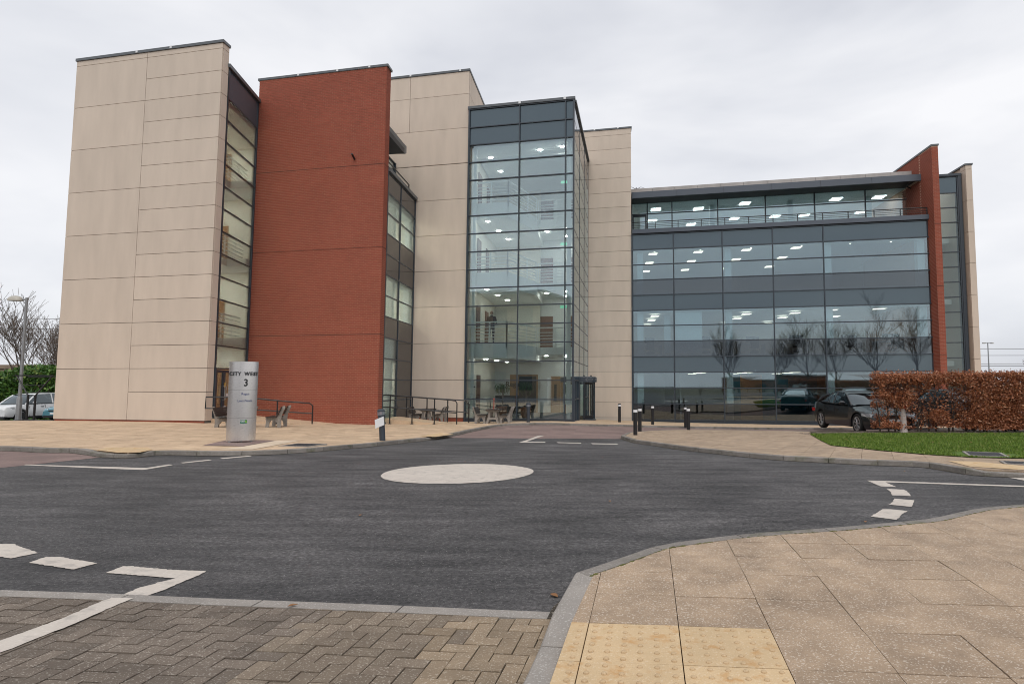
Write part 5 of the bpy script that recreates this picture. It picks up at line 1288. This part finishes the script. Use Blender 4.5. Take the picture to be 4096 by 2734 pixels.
# ================================================================== PLANTS
def leaf_obj(name, pts, size, mat, parent=None, label=None, cat=None, up=.3, asp=.55, group=None, kind=None):
    """many small leaf-shaped faces (two bent halves each) spread through a volume"""
    P = np.array(pts); n = len(P); rng = np.random.default_rng(3)
    a = rng.normal(size=(n, 3)); a /= np.linalg.norm(a, axis=1)[:, None]
    b = rng.normal(size=(n, 3)); b -= (b * a).sum(1)[:, None] * a; b /= np.linalg.norm(b, axis=1)[:, None]
    c = np.cross(a, b); s = size * rng.uniform(.6, 1.25, n)[:, None]
    V = np.empty((n, 4, 3)); V[:, 0] = P - a * s; V[:, 1] = P + b * s * asp + c * s * .25; V[:, 2] = P + a * s; V[:, 3] = P - b * s * asp + c * s * .25
    me = bpy.data.meshes.new(name); cen_ = P.mean(0); pl = np.array(WLOC.get(parent.name, (0, 0, 0))) if parent else np.zeros(3)
    me.vertices.add(n * 4); me.vertices.foreach_set('co', (V.reshape(-1, 3) - cen_).ravel())
    me.loops.add(n * 6); me.polygons.add(n * 2)
    idx = np.arange(n)[:, None] * 4; me.loops.foreach_set('vertex_index', np.hstack([idx, idx + 1, idx + 2, idx, idx + 2, idx + 3]).ravel())
    me.polygons.foreach_set('loop_start', np.arange(n * 2) * 3); me.polygons.foreach_set('loop_total', np.full(n * 2, 3))
    me.update(calc_edges=True); me.materials.append(MATS[mat])
    o = bpy.data.objects.new(name, me); COL.objects.link(o); o.location = Vector((cen_ - pl).tolist())
    if parent: o.parent = parent
    return tag(o, label, cat, group, kind)
def grow(mb, tw, p, d, r, L, lev, maxlev, spread, rnd, upw=.25, minr=.008, droop=0):
    """recursive bare branch; thick parts into mb, fine twigs into tw"""
    n = 4 if lev < 2 else 3; pts = [p]; rs = [r]; q = p.copy(); dd = d.copy()
    for i in range(n):
        dd = (dd + Vector((rnd.gauss(0, .13), rnd.gauss(0, .13), rnd.gauss(0, .08) + upw * .12 - droop * .15 * lev))).normalized()
        q = q + dd * (L / n); pts.append(q.copy()); rs.append(max(minr, r * (1 - .5 * (i + 1) / n)))
    (mb if lev < 2 else tw).tube(pts, rs, 6 if lev == 0 else (4 if lev < 3 else 3), cap=False)
    if lev >= maxlev: return
    k = rnd.choice((4, 5)) if lev == 0 else rnd.choice((3, 4, 4))
    for j in range(k):
        t = rnd.uniform(.3, 1) if lev else rnd.uniform(.35, 1); i = min(n, max(1, int(t * n + .5))); base = pts[i]
        az = rnd.uniform(0, 6.28); ax = Vector((math.cos(az), math.sin(az), rnd.uniform(-.1, .35)))
        nd = (dd * (1 - spread) + ax * spread + Vector((0, 0, upw * .3))).normalized()
        grow(mb, tw, base.copy(), nd, max(minr, rs[i] * rnd.uniform(.5, .72)), L * rnd.uniform(.58, .8), lev + 1, maxlev, spread, rnd, upw, minr, droop)
    grow(mb, tw, pts[-1].copy(), dd, rs[-1] * .85, L * .7, lev + 1, maxlev, spread, rnd, upw, minr, droop)
def bare_tree(loc, h, seed, label, group, r=.16, maxlev=4, spread=.5, minr=.012, mats=('bark', 'twig'), droop=0, name='bare_tree'):
    rnd = random.Random(seed); t = empty(name, loc, label, 'tree', group); WLOC[t.name] = (0, 0, 0)
    mb = MB(); tw = MB(); mb.lathe([(r * 1.5, -.3), (r * 1.1, .15), (r, .5)], 8)
    grow(mb, tw, Vector((0, 0, .4)), Vector((rnd.uniform(-.08, .08), 0, 1)).normalized(), r, h * .36, 0, maxlev, spread, rnd, .5, minr, droop)
    mb.put('trunk', mats[0], t, smooth=True); tw.put('crown', mats[1], t); return t

# brown beech hedge
hd = empty('beech_hedge', (12, 20.6, -.3), 'clipped beech hedge with dry copper brown leaves behind the lawn', 'hedge'); WLOC[hd.name] = (12, 20.6, -.3)
hx0, hy0, hx1, hy1 = 9.58, 21.02, 17.5, 19.55
rng = np.random.default_rng(11); hp = []
from mathutils import noise as mn
tot = 0
while len(hp) < 88000:
    t = random.random(); L_ = math.hypot(hx1 - hx0, hy1 - hy0); s = t * L_
    w_ = random.uniform(-.42, .42); zt = 1.86 + .035 * mn.noise((s * 1.3, 0, 1)) + .03 * mn.noise((s * 5, 2, 1)); z = random.uniform(0, 1)
    x = hx0 + (hx1 - hx0) * t; y = hy0 + (hy1 - hy0) * t + w_; g0 = G(x, y) + .1
    zlo = g0 + (.14 if s < 3 else .10) + .1 * mn.noise((s * 2, 5, 0)); zz = zlo + (zt - zlo) * z
    # shell denser than the inside; bare windows in the left third
    shell = abs(w_) > .26 or zz > zt - .14 or s < .2
    if not shell and random.random() < .6: continue
    dens = mn.noise((s * 1.1, w_ * .4, zz * 1.5)) + .35 * mn.noise((s * 4, w_, zz * 4))
    thr = .0 if s < 2.9 else (-.42 if s < 4.2 else -.62)
    if zz > zt - .35: thr -= .25
    if dens < thr and random.random() < .90: continue
    if s < 3.2 and random.random() < .30: continue
    b_ = .05 * mn.noise((s * 3, 9, zz * 3))
    hp.append((x, y + (b_ if w_ < 0 else -b_) , zz))
for _ in range(900):   # stray shoots on top
    s = random.random(); hp.append((hx0 + (hx1 - hx0) * s, hy0 + (hy1 - hy0) * s + random.uniform(-.4, .4), 1.88 + abs(random.gauss(0, .04))))
leaf_obj('foliage', hp, .037, 'beech_leaf', hd, kind='stuff')
mb = MB(); rnd = random.Random(4)
for k in range(30):
    t = (k + .5 + rnd.uniform(-.3, .3)) / 30; x = hx0 + (hx1 - hx0) * t; y = hy0 + (hy1 - hy0) * t + rnd.uniform(-.15, .15); z0 = G(x, y) + .08
    mb.tube([(x, y, z0), (x + rnd.uniform(-.06, .06), y, z0 + .5), (x + rnd.uniform(-.15, .15), y, z0 + 1.1)], [.03, .025, .015], 6)
    for j in range(9):
        zz = z0 + rnd.uniform(.3, 1.7); a = rnd.uniform(0, 6.28); L_ = rnd.uniform(.3, .8)
        mb.tube([(x, y, zz), (x + L_ * .5 * math.cos(a), y + .35 * L_ * math.sin(a), zz + .15), (x + L_ * math.cos(a), y + .5 * L_ * math.sin(a), zz + rnd.uniform(.1, .45))], [.011, .008, .004], 4)
mb.put('stems', 'twig_dark', hd, smooth=True)
tx, ty = atY(3622, 20.55), 20.55
MB().lathe([(.17, -.08), (.13, .04), (.10, .2), (.09, .55), (.06, .8)], 12, (tx, ty + .12, G(tx, ty) + .1)).put('pale_trunk', 'birch_bark', hd, smooth=True, label='pale bark trunk at the foot of the hedge')

# laurel hedge and bare trees at the left
lh = empty('laurel_hedge', (-46, 47, -1.5), 'dense glossy green laurel bushes behind the parked cars at the left', 'hedge'); WLOC[lh.name] = (-46, 47, -1.5)
pts = []
while len(pts) < 30000:
    x = random.uniform(-56, -36); y = random.uniform(46, 49.5); px = 2400 + 2400 * x / (y)
    top = 3.0 + .5 * mn.noise((x * .5, 0, 0)) + .3 * mn.noise((x * 1.6, 3, 0)) + (.0 if x > -45 else -.9 * min(1, (-45 - x) / 2.0))
    z = random.uniform(-1.5, top)
    if abs(y - 46.4) > .8 and z < top - .6 and random.random() < .7: continue
    if mn.noise((x * 1.2, y, z * 1.2)) < -.32: continue
    pts.append((x, y + .5 * mn.noise((x * .9, 7, z)), z))
leaf_obj('foliage', pts, .15, 'laurel_leaf', lh, kind='stuff')
mb = MB()
for k in range(14): x = -55 + k * 1.4; mb.tube([(x, 47.8, -1.6), (x + .3, 47.9, 0), (x + .1, 48, 2.0)], [.09, .07, .03], 5)
mb.put('stems', 'twig_dark', lh)
bare_tree((-58.8, 62, -1.3), 14.3, 3, 'tallest bare tree behind the street lamp at the left edge', 'bare trees at the left', .19, 4, .48, .015)
bare_tree((-54.2, 60, -1.3), 9.5, 8, 'bare tree next to the corner of the beige wall', 'bare trees at the left', .12, 4, .45, .013)
bare_tree((-57.0, 66, -1.3), 10.5, 21, 'slim bare tree between the tall one and the beige wall', 'bare trees at the left', .11, 4, .45, .013)
bare_tree((-51.5, 58.5, -1.3), 9.2, 12, 'bare tree partly hidden by the beige wall at the left', 'bare trees at the left', .11, 4, .42, .013)
sb = MB(); rnd = random.Random(9); dum = MB()
for k in range(60):
    x = rnd.uniform(-66, -44); y = rnd.uniform(54, 64)
    grow(dum, dum, Vector((x, y, -1.5)), Vector((rnd.uniform(-.3, .3), 0, 1)).normalized(), .05, rnd.uniform(1.6, 2.6), 1, 3, .5, rnd, .4, .016)
tag(dum.put('scrub', 'twig', kind='stuff'), 'tangle of bare scrub behind the laurel bushes', 'scrub')
br_ = MB().box(-110, -40, 78, 79, -2, 3.6).box(-110, -40, 77.8, 79.2, 3.6, 4.1); tag(br_.put('embankment_wall', 'far_beige'), 'long low dark parapet wall seen through the bare trees at the left', 'wall')
# trees beyond the hedge on the right
for i, (x, y, h, sd) in enumerate(((47, 62, 6.6, 31), (51, 66, 7.2, 32), (57, 72, 6.8, 33))):
    bare_tree((x, y, -1.3), h, sd, ['low bare tree top showing over the hedge at the right edge', 'bare tree top right of the first, over the hedge', 'faint bare tree top over the hedge, hard against the right edge'][i], 'bare tree tops over the hedge', .1, 4, .55, .022)
fm = empty('floodlight_mast', (58.3, 90, -1.2), 'distant slim floodlight mast above the hedge at the right', 'mast'); WLOC[fm.name] = (0, 0, 0)
MB().lathe([(.12, 0), (.07, 9.0)], 8).put('pole', 'galvanised', fm)
MB().box(-.8, .8, -.05, .05, 8.97, 9.05).put('cross_arm', 'galvanised', fm)
for x in (-.62, .62): MB().box(x - .18, x + .18, -.25, .1, 8.88, 8.98).put('floodlight', 'cream_plastic', fm)
for i, (z0, z1) in enumerate(((8.1, 7.2), (6.9, 6.2), (5.5, 4.9), (5.2, 4.5))):
    o = MB().tube([(45, 100, z0), (62, 98, (z0 + z1) / 2 - .25), (90, 95, z1)], .035, 4).put('power_line', 'wire'); tag(o, ['highest', 'second highest', 'third', 'lowest'][i] + ' of the overhead wires crossing the sky at the right', 'wire', 'overhead wires at the right')
for i, z0 in enumerate((11.4, 9.9, 8.9, 8.4)):
    o = MB().tube([(-110, 90, z0 + .3), (-80, 88, z0 - .2), (-50, 86, z0 + .1)], .03, 4).put('power_line', 'wire'); tag(o, ['highest', 'second highest', 'third', 'lowest'][i] + ' of the overhead wires behind the bare trees at the left', 'wire', 'overhead wires at the left')
# the other side of the road (mirrored in the glass): trees, scrub and an office block
for i, (x, y, h, sd, sp) in enumerate(((-2.5, -21, 10.5, 41, .38), (4.4, -15, 10.5, 42, .5), (8.6, -20, 12, 43, .5), (12.6, -16, 11.0, 44, .52), (17.5, -20, 14.5, 45, .5), (22.5, -19, 12.5, 46, .5))):
    bare_tree((x, y, -.1), h, sd, 'bare tree %s the camera, mirrored in the right wing glazing' % ['far behind, left of', 'behind', 'far behind, straight behind', 'behind, just right of', 'far behind, to the right of', 'furthest right behind'][i], 'bare trees across the road', .17, 4, sp, .014, ('bark', 'twig_dark'))
dum = MB(); rnd = random.Random(19)
for k in range(70):
    x = rnd.uniform(-12, 34); y = rnd.uniform(-34, -27)
    grow(dum, dum, Vector((x, y, -.4)), Vector((rnd.uniform(-.3, .3), 0, 1)).normalized(), .05, rnd.uniform(.7, 1.3), 1, 3, .5, rnd, .4, .016)
tag(dum.put('scrub', 'twig_dark', kind='stuff'), 'bare scrub along the far side of the road behind the camera', 'scrub')
ob = empty('opposite_building', (-32, -14, -.4), 'beige office block across the road behind the camera, mirrored in the atrium', 'building'); WLOC[ob.name] = (-32, -14, -.4)
MB().box(-52, -22.4, -24, -7, -.5, 12.4).put('wall', 'far_beige', ob); MB().box(-52.3, -22.2, -24.3, -6.8, 12.4, 12.7).put('roof', 'coping_metal', ob)
for i in range(8):
    for j in range(3): MB().box(-50 + i * 3.5, -48 + i * 3.5, -7.02, -6.96, 1 + j * 3.7, 3 + j * 3.7).put('window', 'far_window', ob)
lb = empty('low_warehouse', (12, -100, -.4), 'long low brick warehouse far across the road behind the camera', 'building'); WLOC[lb.name] = (12, -100, -.4)
MB().box(-20, 44, -112, -100, -.5, 3.6).put('wall', 'far_brick', lb); MB().box(-20.2, 44.2, -112.2, -99.8, 3.6, 3.9).put('roof', 'roof_concrete', lb)
for i in range(10): MB().box(-17 + i * 6, -14 + i * 6, -100.0, -99.94, 1.2, 2.6).put('window', 'far_window', lb)

# ================================================================== PEOPLE AND SMALL THINGS INDOORS
def skin(name, verts, edges, radii, mat, parent, sub=2):
    me = bpy.data.meshes.new(name); me.from_pydata(verts, edges, []); o = bpy.data.objects.new(name, me); COL.objects.link(o)
    m = o.modifiers.new('s', 'SKIN'); m.use_smooth_shade = True; s_ = o.modifiers.new('u', 'SUBSURF'); s_.levels = sub; s_.render_levels = sub
    for i, r_ in enumerate(radii): me.skin_vertices[0].data[i].radius = r_ if isinstance(r_, tuple) else (r_, r_)
    me.skin_vertices[0].data[0].use_root = True
    bpy.context.view_layer.update(); dm = bpy.data.meshes.new_from_object(o.evaluated_get(bpy.context.evaluated_depsgraph_get()))
    bpy.data.objects.remove(o); dm.materials.clear(); dm.materials.append(MATS[mat]); q = bpy.data.objects.new(name, dm); COL.objects.link(q); q.parent = parent; return q
person = empty('person', (-5.72, 31.5, 3.6), 'bearded bald person in a brown jacket and scarf standing at the first floor atrium rail', 'person'); WLOC[person.name] = (0, 0, 0)
# continuous body: legs, torso, arms (facing -y); one vertex per joint
V_ = [(0, 0, .93), (0, .01, 1.12), (0, .0, 1.36), (0, 0, 1.47), (0, -.005, 1.54), (-.09, 0, .88), (-.10, -.01, .50), (-.105, .03, .09), (-.11, -.12, .035), (.09, 0, .88), (.10, -.01, .50), (.105, .03, .09), (.12, -.12, .035),
      (-.19, 0, 1.40), (-.24, .0, 1.14), (-.215, -.12, .93), (-.205, -.17, .86), (.19, 0, 1.40), (.25, -.02, 1.15), (.27, -.22, 1.06), (.27, -.29, 1.08), (0, -.01, 1.62)]
E_ = [(0, 1), (1, 2), (2, 3), (3, 4), (0, 5), (5, 6), (6, 7), (7, 8), (0, 9), (9, 10), (10, 11), (11, 12), (2, 13), (13, 14), (14, 15), (15, 16), (2, 17), (17, 18), (18, 19), (19, 20), (4, 21)]
R_ = [(.155, .11), (.15, .11), (.16, .11), .06, .058, .09, .06, .042, .035, .09, .06, .042, .035, .062, .045, .032, .028, .062, .045, .032, .028, .085]
skin('body', V_, E_, R_, 'cloth_navy', person)
jk = [(0, .0, .98), (0, 0, 1.15), (0, 0, 1.36), (0, 0, 1.46), (-.19, 0, 1.40), (-.245, 0, 1.14), (-.22, -.11, .95), (.19, 0, 1.40), (.255, -.02, 1.15), (.272, -.20, 1.07)]
skin('jacket', jk, [(0, 1), (1, 2), (2, 3), (2, 4), (4, 5), (5, 6), (2, 7), (7, 8), (8, 9)], [(.185, .13), (.175, .125), (.18, .125), .075, .075, .056, .045, .075, .056, .045], 'cloth_brown', person)
MB().lathe([(.085, 1.42), (.095, 1.45), (.085, 1.50), (.06, 1.51)], 14, (0, -.01, 0)).put('scarf', 'cloth_dark', person, smooth=True)
MB().lathe([(.02, 1.50), (.055, 1.53), (.072, 1.58), (.08, 1.64), (.078, 1.69), (.06, 1.735), (.03, 1.755), (.005, 1.76)], 16, (0, -.015, 0), .92, 1.12).put('head', 'skin', person, smooth=True)
MB().lathe([(.02, 1.505), (.055, 1.52), (.068, 1.56), (.066, 1.585)], 14, (0, -.035, 0), .95, 1.0).put('beard', 'beard', person, smooth=True)
MB().hexa([(-.012, -.12, 1.60), (.012, -.12, 1.60), (.012, -.09, 1.60), (-.012, -.09, 1.60)], [(-.006, -.105, 1.65), (.006, -.105, 1.65), (.006, -.09, 1.65), (-.006, -.09, 1.65)]).put('nose', 'skin', person)
for s_ in (-1, 1):
    MB().box(s_ * .05 - .022 if s_ > 0 else -.05 - .022, s_ * .05 + .022 if s_ > 0 else -.05 + .022, -.112, -.1, 1.635, 1.66).put('glasses', 'trim_black', person)
    MB().lathe([(.006, 1.60), (.014, 1.62), (.014, 1.65), (.006, 1.67)], 8, (s_ * .078, 0, 0)).put('ear', 'skin', person)
for (hx, hy, hz, dx, dz) in ((-.203, -.185, .845, 0, -1), (.27, -.31, 1.085, 0, -.4)):
    mb = MB(); mb.lathe([(.012, -.045), (.03, -.03), (.036, 0), (.03, .03), (.012, .04)], 10, (hx, hy, hz), .6, 1)
    for k in range(4):
        o_ = -.024 + k * .016; l_ = (.062, .07, .066, .052)[k]; mb.tube([(hx + dx, hy + o_, hz - .03), (hx, hy + o_ - .012, hz - .03 - l_ * .5), (hx + .006, hy + o_ - .004, hz - .03 - l_)], [.0095, .009, .007], 6)
    mb.tube([(hx, hy - .03, hz), (hx, hy - .052, hz - .025), (hx + .004, hy - .055, hz - .05)], [.011, .01, .008], 6); mb.put('hand', 'skin', person, smooth=True)
def palm(x, y, z, sc, label):
    t = empty('potted_palm', (x, y, z), label, 'plant', 'potted palms in the atrium'); WLOC[t.name] = (0, 0, 0); rnd = random.Random(int(x * 10))
    MB().lathe([(.16, 0), (.2, .05), (.24, .42), (.22, .44)], 14).put('pot', 'terracotta', t, smooth=True)
    MB().tube([(0, 0, .4), (.03, 0, .9), (0, 0, 1.35)], [.05, .04, .03], 6).put('trunk', 'bark', t)
    mb = MB()
    for k in range(110):
        a = rnd.uniform(0, 6.28); e = rnd.uniform(.3, 1.45); L_ = rnd.uniform(.45, .7); c_, s_ = math.cos(a), math.sin(a); p = Vector((0, 0, 1.35)); w = .012; pts = [p.copy()]
        for i in range(5):
            e -= .38 + .08 * i; p = p + Vector((c_ * math.cos(e), s_ * math.cos(e), math.sin(e))) * (L_ / 5) ; pts.append(p.copy())
        for i in range(5): mb.add([pts[i] + Vector((-s_, c_, 0)) * w, pts[i] - Vector((-s_, c_, 0)) * w, pts[i + 1] - Vector((-s_, c_, 0)) * w * .7, pts[i + 1] + Vector((-s_, c_, 0)) * w * .7], [(0, 1, 2, 3)])
    mb.put('fronds', 'palm_leaf', t); t.scale = (sc,) * 3; return t
palm(*FC(-1.35, 3.3, -.2), 1.15, 'potted palm deeper inside the atrium behind the picnic table'); palm(*FC(.2, 1.6, -.2), 1.2, 'potted palm close behind the atrium glass right of the mullion')
tx_ = text_mb('Regus', .36, .015, 1.0, .008); mb = MB(); o_ = FC(-.42, 1.4, 0)
mb.v = [(o_[0] + x * .98, o_[1] - x * .198 - d, 1.50 + y) for x, y, d in tx_.v]; mb.f = tx_.f
tag(mb.put('wall_sign', 'print_black'), 'black lettered sign reading Regus hanging inside the atrium', 'sign')
tx_ = text_mb('CITY WEST', .1, .004, 1.0, .002); mb = MB(); o_ = FC(-2.6, 1.475, 0)
mb.v = [(o_[0] + .006 + d, o_[1] + x, 1.36 + y) for x, y, d in tx_.v]; mb.f = tx_.f; mb.put('notice_text', 'print_black', at)
tx_ = text_mb('ate', .34, .006, 1.0, .003); mb = MB(); o_ = F2(1.5, .1, 0)
mb.v = [(o_[0] + .003, o_[1] + x, 1.35 + y) for x, y, d in tx_.v]; mb.f = tx_.f; mb.put('window_lettering', 'sign_white', bld)
mb = MB(); 
for i, ch in enumerate('CITY WEST'):
    if ch == ' ': continue
    t_ = text_mb(ch, .2, .006, 1.0, .002); a = R(-62 + i * 8); c_, s_ = math.cos(a), math.sin(a)
    mb.add([(dcx + 1.004 * c_ - s_ * x + c_ * d, dcy + 1.004 * s_ + c_ * x + s_ * d, 1.75 + y) for x, y, d in t_.v], t_.f)
mb.put('canopy_lettering', 'galvanised', rd)
ac = empty('armchair', FD(14.6, 2.2, -1.0), 'lime green armchair inside the ground floor behind the black saloon', 'armchair'); WLOC[ac.name] = (0, 0, 0)
MB().box(-.4, .4, -.35, .35, .15, .5).put('seat', 'lime_fabric', ac); MB().hexa([(-.4, -.45, .15), (.4, -.45, .15), (.4, -.3, .15), (-.4, -.3, .15)], [(-.36, -.55, 1.25), (.36, -.55, 1.25), (.36, -.42, 1.25), (-.36, -.42, 1.25)]).put('backrest', 'lime_fabric', ac)
for s_ in (-1, 1): MB().box(min(s_ * .4, s_ * .5), max(s_ * .4, s_ * .5), -.4, .35, .15, .7).put('armrest', 'lime_fabric', ac); MB().box(s_ * .35 - .03, s_ * .35 + .03, -.3, -.24, 0, .15).put('leg', 'black_metal', ac)
dk = empty('office_desk', FD(1.2, 2.4, 3.3), 'first floor desk behind the dark tinted panes, nearest the beige wall', 'desk'); WLOC[dk.name] = (0, 0, 0)
MB().box(-.8, .8, -.4, .4, .7, .73).put('top', 'sign_white', dk)
for a in (-.75, .75):
    MB().box(a - .03, a + .03, -.35, .35, 0, .7).put('leg', 'galvanised', dk)
MB().box(-.28, .28, .1, .13, .85, 1.2).box(-.04, .04, .08, .12, .73, .86).put('monitor', 'trim_black', dk)
MB().lathe([(.25, -.2), (.28, -.1), (.05, 0)], 10, (0, -.7, .3)).box(-.24, .24, -.95, -.88, .5, 1.1).box(-.24, .24, -.92, -.5, .42, .5).put('chair', 'dark_fabric', dk)
for i, (s, lab) in enumerate(((4.6, 'first floor desk beside the white blind'), (7.6, 'first floor desk right of the white column'), (10.0, 'first floor desk in the middle of the right wing'), (13.2, 'first floor desk in the wide bay, left one'), (15.3, 'first floor desk in the wide bay near the brick pier'))):
    tree_copy(dk, FD(s, 2.0 + .5 * (i % 2), 3.3), label=lab)
for o in list(COL.objects):
    if o.get('category') == 'desk': o['group'] = 'first floor desks'
gl = empty('gull', (atY(2545, 60, 21), 60, 21.4), 'small gull flying just right of the beige wall above the roof', 'bird'); WLOC[gl.name] = (0, 0, 0)
MB().lathe([(.01, -.22), (.06, -.1), (.07, .05), (.03, .2)], 8).put('body', 'cloth_dark', gl)
for s_ in (-1, 1): MB().hexa([(s_ * .04, -.06, 0), (s_ * .45, -.04, .22), (s_ * .45, .05, .22), (s_ * .04, .1, 0)], [(s_ * .04, -.06, .02), (s_ * .45, -.04, .24), (s_ * .45, .05, .24), (s_ * .04, .1, .02)]).put('wing', 'trim_black', gl); MB().hexa([(s_ * .45, -.04, .22), (s_ * .85, .0, .12), (s_ * .85, .02, .12), (s_ * .45, .05, .22)], [(s_ * .45, -.04, .24), (s_ * .85, 0, .13), (s_ * .85, .02, .13), (s_ * .45, .05, .24)]).put('wing_tip', 'trim_black', gl)
